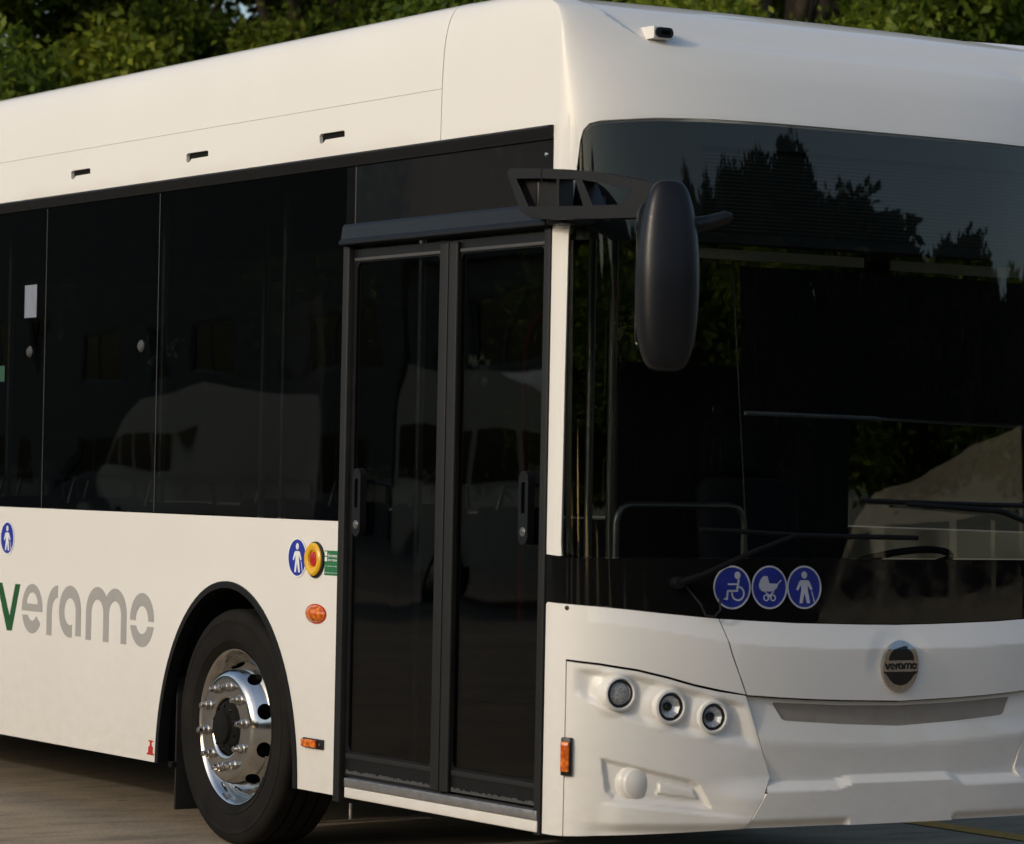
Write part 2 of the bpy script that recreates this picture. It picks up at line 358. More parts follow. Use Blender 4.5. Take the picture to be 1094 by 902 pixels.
def patch(name, outer, mat, parent, holes=(), off=0.0, th=0.005, du=0.03, dv=0.03, relief=None, fn=surf, ucut=None, vcut=None, flip=False):
    loops = [list(outer)] + [list(h) for h in holes]; flat = [q for l in loops for q in l]
    tris = tessellate_polygon([[Vector((a, b, 0)) for a, b in l] for l in loops])
    us = [p[0] for p in flat]; vs = [p[1] for p in flat]
    if ucut is None:
        a, b = max(min(us), -0.02), min(max(us), 2*SC+0.02)
        ucut = list(np.arange(a, b, du)) if b > a else []
    if vcut is None:
        a = min(vs) if relief is not None else max(min(vs), 2.72)
        vcut = list(np.arange(a+dv, max(vs), dv)) if max(vs) > a else []
        if relief is None: vcut = list(np.arange(min(vs)+0.35, min(2.7, max(vs)), 0.35)) + vcut
    idx = {}; pts = []; faces = []
    def vid(p):
        k = (round(p[0], 5), round(p[1], 5))
        if k not in idx: idx[k] = len(pts); pts.append(k)
        return idx[k]
    for t in tris:
        P = [flat[i] for i in t]
        ar = (P[1][0]-P[0][0])*(P[2][1]-P[0][1])-(P[2][0]-P[0][0])*(P[1][1]-P[0][1])
        if abs(ar) < 1e-10: continue
        if ar < 0: P = P[::-1]
        for sp in split_axis(P, 0, ucut):
            for q in split_axis(sp, 1, vcut):
                f = []
                for p in q:
                    i = vid(p)
                    if not f or f[-1] != i: f.append(i)
                if len(f) > 1 and f[0] == f[-1]: f.pop()
                if len(set(f)) == len(f) >= 3: faces.append(f)
    U = np.array([p[0] for p in pts]); V = np.array([p[1] for p in pts]); e = 1e-4
    def N0(u, v):
        a = fn(u+e, v)-fn(u-e, v); b = fn(u, v+e)-fn(u, v-e); n = np.cross(a, b)
        return n/np.maximum(np.linalg.norm(n, axis=-1, keepdims=True), 1e-12)
    def P(u, v, o):
        h = o + (relief(u, v) if relief is not None else 0.0)
        return fn(u, v) + N0(u, v)*(np.asarray(h)[..., None] if np.ndim(h) else h)
    F = P(U, V, off); g = 2e-3 if relief is not None else 1e-3
    NN = np.cross(P(U+g, V, off)-P(U-g, V, off), P(U, V+g, off)-P(U, V-g, off))
    NN /= np.maximum(np.linalg.norm(NN, axis=-1, keepdims=True), 1e-12)
    sg = -1 if flip else 1
    Bk = F - sg*NN*th; NN = NN*sg
    n = len(pts); verts = np.vstack([F, Bk]); allf = []; ncount = len(faces)
    ec = {}
    for f in faces:
        for i in range(len(f)):
            a, b = f[i], f[(i+1) % len(f)]; ec[(a, b)] = 1
    if not flip:
        allf = [tuple(f) for f in faces] + [tuple(n+i for i in reversed(f)) for f in faces]
    else:
        allf = [tuple(reversed(f)) for f in faces] + [tuple(n+i for i in f) for f in faces]
    for (a, b) in ec:
        if (b, a) not in ec: allf.append((a, n+a, n+b, b) if not flip else (b, n+b, n+a, a))
    me = bpy.data.meshes.new(name); me.from_pydata(verts.tolist(), [], allf)
    me.polygons.foreach_set('use_smooth', [i < 2*ncount for i in range(len(allf))])
    ln = []
    for i, pl in enumerate(me.polygons):
        if i < ncount: ln += [tuple(NN[me.loops[l].vertex_index]) for l in pl.loop_indices]
        elif i < 2*ncount: ln += [tuple(-NN[me.loops[l].vertex_index-n]) for l in pl.loop_indices]
        else: ln += [tuple(pl.normal)]*pl.loop_total
    me.normals_split_custom_set(ln)
    return link(name, me, mat, parent)
def mir(poly): return [(2*SC-a, b) for a, b in reversed(poly)]
def ell(cx, cy, a, b, n=40, t0=0, t1=2*PI, ends=False):
    if ends: return [(cx+a*math.cos(t0+(t1-t0)*k/n), cy+b*math.sin(t0+(t1-t0)*k/n)) for k in range(n+1)]
    return [(cx+a*math.cos(2*PI*k/n), cy+b*math.sin(2*PI*k/n)) for k in range(n)]
def rrect(x0, y0, x1, y1, r, n=5):
    o = []
    for cx, cy, t in ((x1-r, y1-r, 0), (x0+r, y1-r, PI/2), (x0+r, y0+r, PI), (x1-r, y0+r, 3*PI/2)):
        o += [(cx+r*math.cos(t+PI/2*k/n), cy+r*math.sin(t+PI/2*k/n)) for k in range(n+1)]
    return o
def pt(s, v, o=0.0):
    p = surf(s, v); e = 1e-3; n = np.cross(surf(s+e, v)-surf(s-e, v), surf(s, v+e)-surf(s, v-e)); n /= np.linalg.norm(n)
    return Vector(p + n*o), Vector(n)
def sdf(poly, x, y):
    """signed distance, negative inside"""
    x = np.asarray(x, float); y = np.asarray(y, float); d = np.full(np.broadcast(x, y).shape, 9.0); ins = np.zeros(d.shape, bool)
    for i in range(len(poly)):
        (ax, ay), (bx, by) = poly[i], poly[(i+1) % len(poly)]
        dx, dy = bx-ax, by-ay; t = np.clip(((x-ax)*dx+(y-ay)*dy)/(dx*dx+dy*dy), 0, 1)
        d = np.minimum(d, np.hypot(x-ax-t*dx, y-ay-t*dy))
        c = ((ay > y) != (by > y)) & (x < (bx-ax)*(y-ay)/((by-ay) if by != ay else 1e-12)+ax); ins ^= c
    return np.where(ins, -d, d)

# ------------------------------------------------------------------ SETTING
def sheet(name, pts, z, mat):
    bm = bmesh.new(); bm.faces.new([bm.verts.new((x, y, z)) for x, y in pts])
    o = from_bm(name, bm, mat, None, 0); return tag(o, kind='structure')
tag(sheet('ground', [(-300, -300), (300, -300), (300, 300), (-300, 300)], 0.0, M['ground']), 'worn brown concrete yard under the bus', 'ground')
bm = bmesh.new()
ys = np.linspace(-4.0, 14.0, 60); rnd = random.Random(5)
L = [bm.verts.new((3.24-0.012*y*0+rnd.uniform(-.004, .004), y, 0.004)) for y in ys]; R_ = [bm.verts.new((3.40+rnd.uniform(-.004, .004), y, 0.004)) for y in ys]
for i in range(len(ys)-1): bm.faces.new((L[i], R_[i], R_[i+1], L[i+1]))
tag(from_bm('road_marking', bm, M['line'], None, 0), 'faded yellow painted line on the yard beyond the bus', 'road marking', kind='structure')

# trees -------------------------------------------------------------
def leaf_mesh(name, clumps, rnd, leaf, per, mat):
    V, F, T = [], [], []
    g = np.random.default_rng(rnd)
    for (c, R) in clumps:
        m = int(per*R*R)
        d = g.normal(size=(m, 3)); d /= np.linalg.norm(d, axis=1)[:, None]
        rad = R*(0.55+0.5*g.random(m))
        # drooping twigs: several leaves share one twig centre
        tw = np.repeat(np.arange((m+5)//6), 6)[:m]; cen = np.array(c)+(d*rad[:, None])[tw*6 % m]*np.array([1, 1, 0.8])
        pos = cen+g.normal(size=(m, 3))*np.array([.09, .09, .07])
        dirn = d+g.normal(size=(m, 3))*0.7+np.array([0, 0, -0.45]); dirn /= np.linalg.norm(dirn, axis=1)[:, None]
        sd_ = np.cross(dirn, g.normal(size=(m, 3))); sd_ /= np.linalg.norm(sd_, axis=1)[:, None]
        up = np.cross(sd_, dirn)
        ls = leaf*(0.7+0.7*g.random(m))[:, None]
        a = pos; b = pos+dirn*ls*.45+sd_*ls*.26+up*ls*.06; e = pos+dirn*ls; f = pos+dirn*ls*.45-sd_*ls*.26+up*ls*.06
        V.append(np.stack([a, b, e, f], 1).reshape(-1, 3))
        tone = np.clip(g.normal(0.56, 0.16) + g.normal(0, 0.2, size=m), 0, 1); T.append(np.repeat(tone, 4))
    V = np.vstack(V); T = np.concatenate(T); nq = len(V)//4
    me = bpy.data.meshes.new(name); me.vertices.add(len(V)); me.vertices.foreach_set('co', V.ravel())
    me.loops.add(nq*4); me.loops.foreach_set('vertex_index', np.arange(nq*4, dtype=np.int32))
    me.polygons.add(nq); me.polygons.foreach_set('loop_start', np.arange(0, nq*4, 4, dtype=np.int32)); me.polygons.foreach_set('loop_total', np.full(nq, 4, np.int32))
    at = me.attributes.new('tone', 'FLOAT', 'POINT'); at.data.foreach_set('value', T.astype(np.float32))
    me.update(); me.validate(); me.materials.append(mat); return me
def make_tree(name, seed, h, rad, leaf, per, mat, nclump=42, zlow=0.25, cl=.30):
    root = empty(name); r = random.Random(seed)
    bm = bmesh.new(); bm_tube(bm, [(0, 0, -.1), (.05, .02, h*.2), (-.05, .06, h*.42), (.06, 0, h*.7)], [.24, .19, .15, .06], 10)
    clumps = []
    for k in range(nclump):
        a = r.uniform(0, 2*PI); z = r.uniform(zlow, 1.0); rr = rad*math.sqrt(max(.05, 1-((z-.55)/.52)**2))*r.uniform(.45, 1.0)
        c = (rr*math.cos(a), rr*math.sin(a), z*h); R = r.uniform(.5, 1.1)*rad*cl
        clumps.append((c, R))
        if k % 3 == 0:
            z0 = h*r.uniform(.18, .45); bm_tube(bm, [(0, 0, z0), (c[0]*.5, c[1]*.5, (z0+c[2])*.5+.15), (c[0]*.95, c[1]*.95, c[2])], [.085, .05, .015], 7)
    from_bm('trunk', bm, M['bark'], root, 60)
    link('crown', leaf_mesh('crown', clumps, seed, leaf, per, mat), None, root)
    return root
def copy_thing(root, loc, rz, sc):
    c = root.copy(); COL.objects.link(c); c.location = loc; c.rotation_euler = (0, 0, rz); c.scale = sc
    for ch in list(root.children):
        d = ch.copy(); COL.objects.link(d); d.parent = c
    return c
def place(o, loc, rz, sc): o.location = loc; o.rotation_euler = (0, 0, rz); o.scale = sc; return o
tA = make_tree('broadleaf_tree', 3, 8.2, 3.0, 0.085, 9000, M['leaf'], 120, .2, .17)
tB = make_tree('broadleaf_tree', 11, 8.6, 3.3, 0.08, 9000, M['leaf'], 120, .2, .16)
bgt = [(tA, 3.4, 15.6, .3, 1.0, 'yellow-green broadleaf tree behind the left end of the bus roof, leftmost of the row'),
       (tB, 7.2, 14.2, 2.1, 1.0, 'broadleaf tree behind the bus roof, second of the row from the left'),
       (tA, 9.4, 11.6, 4.0, 1.02, 'broadleaf tree behind the nose dome of the bus, third from the left'),
       (tB, 12.6, 10.2, 5.2, 1.0, 'broadleaf tree beyond the far front corner of the bus, rightmost of the row'),
       (tA, 0.2, 18.6, 1.2, 1.05, 'broadleaf tree past the rear of the bus, set back from the row'),
       (tB, 15.4, 7.6, .9, 1.0, 'broadleaf tree standing right of the nose beyond the bus, outside the row')]
for i, (x, y) in enumerate([(3.0, 22.5), (7.5, 20), (11.5, 17.5), (15.5, 15), (19.5, 12.5)]): bgt.append((tB if i % 2 else tA, x, y, i*1.9+.6, 1.15, 'taller broadleaf tree in the back row behind the bus, '+['leftmost', 'second from the left', 'the middle one', 'fourth from the left', 'rightmost'][i]))
used = set()
for (t, x, y, rz, s, lab) in bgt:
    o = t if id(t) not in used else copy_thing(t, (0, 0, 0), 0, (1, 1, 1)); used.add(id(t))
    place(o, (x, y, 0), rz, (s, s, s)); tag(o, lab, 'tree', 'trees in a row behind the bus')
tC = make_tree('dense_tree', 21, 7.6, 4.2, 0.22, 2200, M['leaf_far'], 90, 0.05)
refl = [(9.5, -33, 1.15), (15.5, -32, 1.27), (20.5, -31, 1.30), (25.5, -29, 1.20), (31, -26, 1.05), (36, -21, 1.0), (3, -35, 1.0), (-4, -36, .95), (-11, -35, .95), (-18, -33, .9), (-24, -28, .95), (-29, -22, .9), (-33, -15, .95), (-36, -8, .9), (-38, -1, 1.0), (-39, 6, .95), (41, -9, .9)]
for i, (x, y, s) in enumerate(refl):
    o = tC if i == 0 else copy_thing(tC, (0, 0, 0), 0, (1, 1, 1))
    place(o, (x, y, 0), i*1.3, (s, s, s))
    tag(o, 'dark bushy tree across the yard, mirrored in the windscreen glass', 'tree', 'trees mirrored in the windscreen')

# building across the yard, seen mirrored in the side windows ------------------
def building(x, y0, y1, h, label):
    root = empty('office_building', (x, (y0+y1)/2, 0)); L2 = (y1-y0)/2
    wins = []; n = int((y1-y0)/7.0)
    for k in range(n):
        yc = -L2+(k+.5)*(2*L2/n)
        for z in (1.0, 4.2): wins.append((yc-2.2, yc+2.2, z, z+1.6))
    bm = bmesh.new()
    bm_extrude(bm, [(-L2, 0), (L2, 0), (L2, h), (-L2, h)], [[(a, c), (b, c), (b, d), (a, d)] for a, b, c, d in wins], lambda q: Vector((0, q[0], q[1])), (-.3, 0, 0))
    bm_box(bm, (-9, -L2, 0), (-.302, -L2+.3, h)); bm_box(bm, (-9, L2-.3, 0), (-.302, L2, h)); bm_box(bm, (-9.3, -L2, 0), (-9.002, L2, h))
    from_bm('wall', bm, M['render_wall'], root, 0)
    box('roof', (-9.6, -L2-.3, h+.002), (.35, L2+.3, h+.3), M['roof_metal'], root, .02)
    for a, b, c, d in wins:
        bm = bmesh.new(); bm_extrude(bm, [(a, c), (b, c), (b, d), (a, d)], [[(a+.08, c+.08), ((a+b)/2-.03, c+.08), ((a+b)/2-.03, d-.08), (a+.08, d-.08)], [((a+b)/2+.03, c+.08), (b-.08, c+.08), (b-.08, d-.08), ((a+b)/2+.03, d-.08)]], lambda q: Vector((-.12, q[0], q[1])), (-.08, 0, 0))
        w = from_bm('window', bm, M['frame_grey'], root, 0)
        box('pane', (-.18, a+.05, c+.05), (-.17, b-.05, d-.05), M['black_glass'], w)
    return tag(root, label, 'building')
building(-36, 8, 61.6, 6.6, 'two storey rendered building across the yard, mirrored in the door glass')
building(-36, 62.2, 150, 10.5, 'longer and taller rendered building across the yard, mirrored in the rear side windows')

# ------------------------------------------------------------------ BUS
bus = tag(empty('bus'), 'white single deck city bus with black tinted windows and chrome wheels', 'bus')
W = M['white']
LEN = 10.6
# profile lines on the nose, mirrored about SC
def fold(s): return np.where(s > SC, 2*SC-s, s)
lineT = ([-.03, .2, .396, .656, .939, 1.224, SC], [1.093, 1.082, 1.063, 1.040, 1.025, 1.018, 1.016])
lineC = ([.10, .151, .33, .532, .71, .939, SC], [1.045, 1.026, 1.012, .980, .950, .937, .927])
lineE = ([.732, .865, 1.145, SC], [.777, .765, .751, .744])
def lin(l, s): return np.interp(fold(s), l[0], l[1])
def h_nose(s, z):
    q = fold(s); D = np.interp(q, [.05, .3, .7, SC], [0, .012, .026, .030]); T = lin(lineT, s); C = lin(lineC, s)
    t = np.clip((T-z)/np.maximum(T-C, 1e-3), 0, 1); d = np.clip((C-z)/.2, 0, 1.5)
    # dished seat round the badge
    b = np.hypot(s-BC, z-.868)
    return D*t - .010*d*np.clip(q/.5, 0, 1) - .006*(1-sstep(b, .088, .16))*sstep(z, .80, .90)
W1 = ([.138, .247, .355, .521, .696, .778], [.795, .744, .707, .672, .648, .627]); W2 = ([.139, .248, .356, .522, .697, .803], [.764, .708, .671, .629, .596, .570])
UP = ([.10, .154, .332, .535, .715], [.866, .857, .836, .786, .742])
FOG = [(.216, .560), (.535, .485), (.566, .468), (.612, .385), (.262, .418), (.235, .44)]
FOGI = [(.425, .474), (.549, .448), (.566, .417), (.416, .436)]
def h_lamp(s, z):
    q = fold(s); base = np.interp(q, [.1, .5, .73], [0, .010, .015])
    md = np.zeros(np.shape(q))
    for (a_, b_, c_) in ((.262, .782, 1.0), (.447, .737, .9), (.609, .701, .8)): md = np.maximum(md, c_*(1-sstep(np.hypot(q-a_+.010, z-b_), .046, .090)))
    a = sstep(np.interp(q, *UP)-z, -.012, .016); b = 1-np.clip((np.interp(q, *W1)-z)/(np.interp(q, *W1)-np.interp(q, *W2)), 0, 1)
    md = 0
    for (a_, b_, c_) in ((.262, .782, 1.0), (.447, .737, .9), (.609, .701, .8)): md = np.maximum(md, c_*(1-sstep(np.hypot(q-a_+.012, z-b_), .045, .092)))
    seam = np.interp(z, [.489, .653, .7735], [.8355, .7755, .730]); pocket = -.021*a*(b*b*(3-2*b))*sstep(q, .105, .17)*sstep(seam-q, .0, .055)
    fog = -.019*sstep(-sdf(FOG, q, z), -.004, .016)
    fog = fog + .010*sstep(-sdf(FOGI, q, z), -.004, .006)
    lipz = np.interp(q, [.262, .736], [.412, .362]); lip = .012*sstep(lipz-z, 0, .016)*sstep(q, .2, .3)
    under = -.022*sstep(.342-z, 0, .045)*sstep(q, .10, .30)
    base = base + .030*sstep(q, .52, .80)*sstep(.500-z, 0, .09)*(1-sstep(lipz-z, 0, .016)*.35)
    return base+pocket+fog+lip+under+.016*md
def h_low(s, z):
    q = fold(s); E = lin(lineE, s)
    g = np.interp(E-z, [0, .09, .15, .165, .27, .5], [-.012, .004, .018, .018, .004, .0])
    cen = sstep(q, 1.105, 1.180)
    top = (.478-.004)*(1-cen)+.488*cen; bot = .444*(1-cen)+.463*cen
    t = np.clip((top-z)/(top-bot), 0, 1); lip = .046*t
    under = -(.020*sstep(.350-z, 0, .034))*(1-sstep(q, 1.135, 1.165))
    return g+lip+under
def near(a, b, n): return list(np.linspace(a, b, n))
G_ = .003
ws_edge = [(.060, 1.262), (.0575, 1.30), (.061, 1.6), (.064, 1.872), (.073, 2.361), (.112, 2.625), (.122, 2.695), (.135, 2.732), (.158, 2.752), (.20, 2.762), (.284, 2.768), (.409, 2.778), (.628, 2.785), (.9, 2.787), (SC, 2.787)]
ws_half = [(SC, 1.25)] + [(.078, 1.25), (.066, 1.253)] + ws_edge
def outset(poly, d):   # crude outward shift of an open line (leftwards/upwards)
    r = []
    for i, p in enumerate(poly):
        a = poly[max(i-1, 0)]; b = poly[min(i+1, len(poly)-1)]; dx, dy = b[0]-a[0], b[1]-a[1]; l = math.hypot(dx, dy)
        r.append((p[0]-dy/l*d, p[1]+dx/l*d))
    return r
# nose cap with the two thin white pillars
half = [(-.797, 2.758), (-.045, 2.758), (-.034, 2.745), (-.028, 2.70), (-.026, 1.256), (.05, 1.2515), (.0585, 1.2535)] + outset(ws_edge, .0035)[:-1]
half_c = [(-.797, 3.79)] + half
outer = half_c + [(SC, 2.7905)] + [(2*SC-a, b) for a, b in reversed(half_c)]
CREASE = [(.10, 3.30), (.185, 3.245), (.279, 3.190), (.340, 3.130), (.406, 3.082), (.455, 3.058), (.53, 3.05), (SC+.1, 3.05), (SC+.1, 3.9), (.10, 3.9)]
def h_cap(s, z):
    q = fold(s); return -.018*sstep(-sdf(CREASE, q, z), 0, .024+.05*np.clip((q-.42)/.3, 0, 1))*sstep(q, .12, .25)*(1-sstep(z, 3.3, 3.7))
patch('front_cap', outer, W, bus, du=.02, dv=.02, th=.012, relief=None if False else h_cap,
      ucut=list(np.arange(-.78, -.02, .04))+[-.01]+list(np.arange(0, 2*SC, .018))+[2*SC+.02], vcut=[1.6, 2.0, 2.4, 2.7]+list(np.arange(2.75, 3.79, .02)))
# roof of the cap
bm = bmesh.new(); ring = []
for s in list(np.linspace(-.797, 0, 5))+list(np.linspace(.02, 2*SC-.02, 70))+list(np.linspace(2*SC, 2*SC+.797, 5)):
    ring.append(bm.verts.new(Vector(surf(s, 3.78))-Vector((0, 0, .004))))
bm.faces.new(ring); from_bm('cap_roof', bm, W, bus, 0)
# roof pod side and top, behind the cap
patch('roof_pod', [(-LEN, 2.9505), (-.802, 2.9505), (-.802, 3.79), (-LEN, 3.79)], W, bus, fn=surf_pod, th=.012, ucut=[], vcut=list(np.arange(2.96, 3.79, .02)))
slots = [(1.622, 2.833), (2.776, 2.838), (3.921, 2.841), (5.07, 2.841), (6.2, 2.841)]
def slot_poly(y, z):   # stubby golf-club opening: s grows towards the nose
    s = -y; return [(s-.102, z+.012), (s-.098, z-.016), (s-.085, z-.021), (s-.072, z-.019), (s-.052, z-.007), (s+.10, z-.006), (s+.10, z+.012), (s+.09, z+.019), (s-.09, z+.019)]
patch('roof_rail', [(-LEN, 2.758), (-.801, 2.758), (-.801, 2.949), (-LEN, 2.949)], W, bus, holes=[slot_poly(*q) for q in slots], th=.02, ucut=[], vcut=list(np.arange(2.77, 2.95, .02)), fn=surf_pod)
for y, z in slots: box('vent_recess', (.016, y-.13, z-.04), (.05, y+.13, z+.03), M['under'], bus)
bm = bmesh.new(); bm_box(bm, (.50, .80, 3.275), (2.0, LEN, 3.294)); from_bm('pod_roof', bm, W, bus, 0)
patch('roof_pod', mir([(-LEN, 2.758), (-.801, 2.758), (-.801, 3.6), (-LEN, 3.6)]), W, bus, fn=surf_pod, th=.012, ucut=[], vcut=list(np.arange(2.96, 3.6, .04)))
box('rear_wall', (.012, LEN, .35), (2.488, LEN+.06, 3.2), W, bus, .02)
# black lip along the gutter
bm = bmesh.new()
bm_extrude(bm, [(0.01, 2.757), (-.018, 2.7555), (-.026, 2.748), (-.024, 2.735), (-.012, 2.718), (-.010, 2.708), (.01, 2.706)], [], lambda q: Vector((q[0], .03, q[1])), (0, LEN-.03, 0))
from_bm('gutter_trim', bm, M['black_trim'], bus, 30)

# side windows: glass slabs with grey sealant joints
panes = [(1.497, 3.111), (3.119, 4.262), (4.270, 5.9), (5.908, 7.5), (7.508, 9.0), (9.008, LEN-.05)]
for i, (a, b) in enumerate(panes):
    patch('side_window', [(-b, 1.345), (-a, 1.345), (-a, 2.704), (-b, 2.704)], M['side_glass'], bus, th=.006, ucut=[], vcut=[])
    if i < 5: box('window_joint', (.001, b+.0005, 1.345), (.008, b+.0075, 2.704), M['seal_grey'], bus)
M['gloss_panel'] = plain('gloss_black_panel', (0.006, 0.006, 0.006), 0.02, var=0.02, spec=0.6); M['gloss_panel'].node_tree.nodes['Principled BSDF'].inputs['IOR'].default_value = 2.1
g = patch('over_door_window', [(-1.421, 2.484), (-.031, 2.484), (-.031, 2.66), (-.031, 2.704), (-1.421, 2.704)], M['gloss_panel'], bus, th=.006, ucut=[], vcut=[])
box('window_joint', (.001, 1.4215, 2.484), (.008, 1.4295, 2.704), M['seal_grey'], bus)
box('window_joint', (.0008, 1.4297, 2.484), (.006, 1.4962, 2.704), M['black_glass'], bus)
bm = bmesh.new(); bm_lathe(bm, [(0, .004), (.007, .003), (.009, 0)], 16, frame((-.0005, .075, 2.655), (-1, 0, 0))); from_bm('screw', bm, M['chrome'], bus)
for (y, z) in ((3.267, 2.055), (4.426, 2.055), (5.75, 2.055)):
    bm = bmesh.new(); bm_lathe(bm, [(0, .012), (.018, .010), (.026, .003), (.027, 0)], 20, frame((-.0003, y, z), (-1, 0, 0))); from_bm('window_stud', bm, M['seal_grey'], bus)

# lower side panel with wheel arch
def arch_pts(yc, a, b, z0=.284, n=48):
    return [(-yc + a*math.cos(PI*k/n)*-1, z0 + b*math.sin(PI*k/n)) for k in range(n+1)]
A1, A2, AY = .622, .790, 2.418; RY = 8.35
def side_panel(y_front, mirror=False):
    b1 = arch_pts(AY, A1, A2); b2 = arch_pts(RY, A1, A2)
    out = [(-LEN, .284)] + b2 + b1 + [(-y_front, .284), (-y_front, 1.339), (-LEN, 1.339)]
    return mir(out) if mirror else out
patch('side_panel', side_panel(1.497), W, bus, th=.012, ucut=[], vcut=[])
patch('side_panel', side_panel(.05, True), W, bus, th=.012, ucut=[], vcut=[])
for m_ in (False, True):
    for yc in (AY, RY):
        o_ = arch_pts(yc, A1+.001, A2+.001); i_ = arch_pts(yc, A1-.026, A2-.026)
        poly = o_ + i_[::-1]
        patch('wheel_arch_trim', mir(poly) if m_ else poly, M['black_trim'], bus, off=.008, th=.05, ucut=[], vcut=[])
for side in (0, 1):
    for yc in (AY, RY):
        bm = bmesh.new(); P_ = [(-a, b) for a, b in arch_pts(yc, A1-.004, A2-.004)]
        n = len(P_); x0, x1 = (.012, .60) if side == 0 else (2.488, 1.90)
        ring0 = [bm.verts.new((x0, y, z)) for y, z in P_]; ring1 = [bm.verts.new((x1, y, z)) for y, z in P_]
        for k in range(n-1): bm.faces.new((ring0[k], ring0[k+1], ring1[k+1], ring1[k]))
        bm.faces.new(ring1); from_bm('wheelhouse', bm, M['under'], bus, 40)
# right side windows
for a, b in [(.35, 1.9), (1.908, 3.4), (3.408, 4.9), (4.908, 6.6), (6.608, 8.3), (8.308, LEN-.05)]:
    patch('side_window', mir([(-b, 1.345), (-a, 1.345), (-a, 2.752), (-b, 2.752)]), M['clear_glass'], bus, th=.006, ucut=[], vcut=[])
patch('side_post', mir([(-.346, 1.345), (-.03, 1.345), (-.03, 2.752), (-.346, 2.752)]), M['black_glass'], bus, th=.006, ucut=[], vcut=[])

# nose below the glass
Lb = [(.086, .896), (.2, .886), (.332, .867), (.44, .842), (.534, .816), (.63, .796), (.729, .7785)]
topT = [(.628, 1.0385), (.5, 1.050), (.396, 1.060), (.3, 1.070), (.2, 1.079), (.1, 1.085), (-.012, 1.090), (-.022, 1.083)]
corner = [(-.022, .284), (.082, .284), (.082, .896)] + Lb[1:] + [(.6705, .913)] + topT
patch('corner_panel', corner, W, bus, th=.008, relief=h_nose, du=.012, dv=.012)
patch('corner_panel', mir(corner), W, bus, th=.008, relief=h_nose, du=.015, dv=.015)
hl = [(.0865, .2845), (.25, .292), (.40, .2985), (.55, .3045), (.70, .313), (.7305, .316), (.8355, .489), (.7755, .653), (.730, .7735)] + [(a, b-.0085) for a, b in reversed(Lb[:-1])]
hl = [(max(a, .0865), b) for a, b in hl]
LH = [ell(.262, .782, .050, .044, 32), ell(.445, .737, .048, .043, 32), ell(.606, .701, .046, .042, 32)]
patch('headlamp_panel', hl, W, bus, th=.03, relief=h_lamp, du=.008, dv=.008, holes=LH)
patch('headlamp_panel', mir(hl), W, bus, th=.03, relief=h_lamp, du=.012, dv=.012, holes=[mir(q) for q in LH])
nose_h = [(.7365, .7775), (.6765, .913), (.6335, 1.0385), (.75, 1.0315), (.939, 1.022), (1.224, 1.015), (SC, 1.013)]
eh = [(.7365, .7765), (.865, .767), (1.0, .759), (1.145, .753)]
nose = [(SC, .746)] + eh[::-1] + nose_h[1:] + [(2*SC-a, b) for a, b in reversed(nose_h[1:-1])] + [(2*SC-a, b) for a, b in eh]
nose = nose
patch('nose_panel', nose, W, bus, th=.01, relief=h_nose, du=.010, dv=.010)
lowh = [(SC, .7395), (1.145, .7465), (1.0, .7525), (.865, .7605), (.7355, .7705), (.779, .653), (.839, .489), (.7340, .3155), (.96, .3165), (1.135, .3165), (1.165, .3165), (SC, .3165)]
low = lowh + [(2*SC-a, b) for a, b in reversed(lowh[1:-1])]
grh = [(SC, .656), (1.14, .667), (.905, .683), (.893, .686), (.885, .690), (.852, .742), (.856, .747), (1.145, .7325), (SC, .727)]
gr_full = grh + [(2*SC-a, b) for a, b in reversed(grh[1:-1])]
patch('bumper', low, W, bus, th=.04, relief=h_low, du=.009, dv=.008, holes=[gr_full])
patch('grille_strip', gr_full, M['taupe'], bus, off=-.005, th=.006, relief=h_low, du=.02, dv=.02)
# dark backing so the seams read as gaps
patch('nose_backing', [(.0, .35), (2*SC, .35), (2*SC, 1.06), (0, 1.06)], M['under'], bus, off=-.085, th=.01, du=.04, ucut=None)
patch('seam_backing', [(.0, .34), (.13, .34), (.13, 1.05), (0, 1.05)], M['under'], bus, off=-.03, th=.005, du=.02)
# black glass band under the windscreen
bt = [(-.024, 1.0935), (.2, 1.083), (.396, 1.064), (.628, 1.042), (.939, 1.0255), (1.224, 1.0185)]
bandp = bt + [(SC, 1.0165)] + [(2*SC-a, b) for a, b in reversed(bt)] + [(2*SC+.024, 1.247), (2*SC-.05, 1.246), (.05, 1.246), (-.024, 1.2515)]
patch('front_black_band', bandp, M['black_glass'], bus, th=.006, du=.02)
bm = bmesh.new(); p, n = pt(.084, 1.073, .001); bm_lathe(bm, [(0, .003), (.008, .002), (.0085, 0)], 16, frame(p, n)); from_bm('rubber_plug', bm, M['badge_black'], bus)

# windscreen
wsp = ws_half + [(2*SC-a, b) for a, b in reversed(ws_half[1:-1])]
patch('windscreen', wsp, M['screen_glass'], bus, th=.007, du=.018, dv=.02, vcut=list(np.arange(1.4, 2.79, .12)))
# black frit round its edge, just inside
fin = [(SC, 1.285), (.12, 1.285), (.10, 1.31), (.098, 2.30), (SC, 2.30)]
frit_t = [(.10, 2.35), (SC, 2.35), (2*SC-.10, 2.35)] + [(2*SC-a-.006, b-.006) for a, b in ws_edge[5:-1]] + [(SC, 2.78)] + [(a+.006, b-.006) for a, b in reversed(ws_edge[5:-1])]
disp = rrect(.592, 2.385, 2*SC-.592, 2.692, .006)
frit = patch('windscreen_frit', frit_t, M['display'], bus, holes=[disp], off=-.0085, th=.002, du=.02, vcut=[2.4, 2.5, 2.6, 2.7])
for mm in (False, True):
    e = [(.069, 1.26), (.105, 1.26), (.090, 1.31), (.088, 2.348), (.086, 2.348), (.0765, 2.348), (.068, 1.9), (.064, 1.5)]
    patch('windscreen_frit', mir(e) if mm else e, M['badge_black'], bus, off=-.0085, th=.002, du=.01, vcut=[1.5, 1.9])
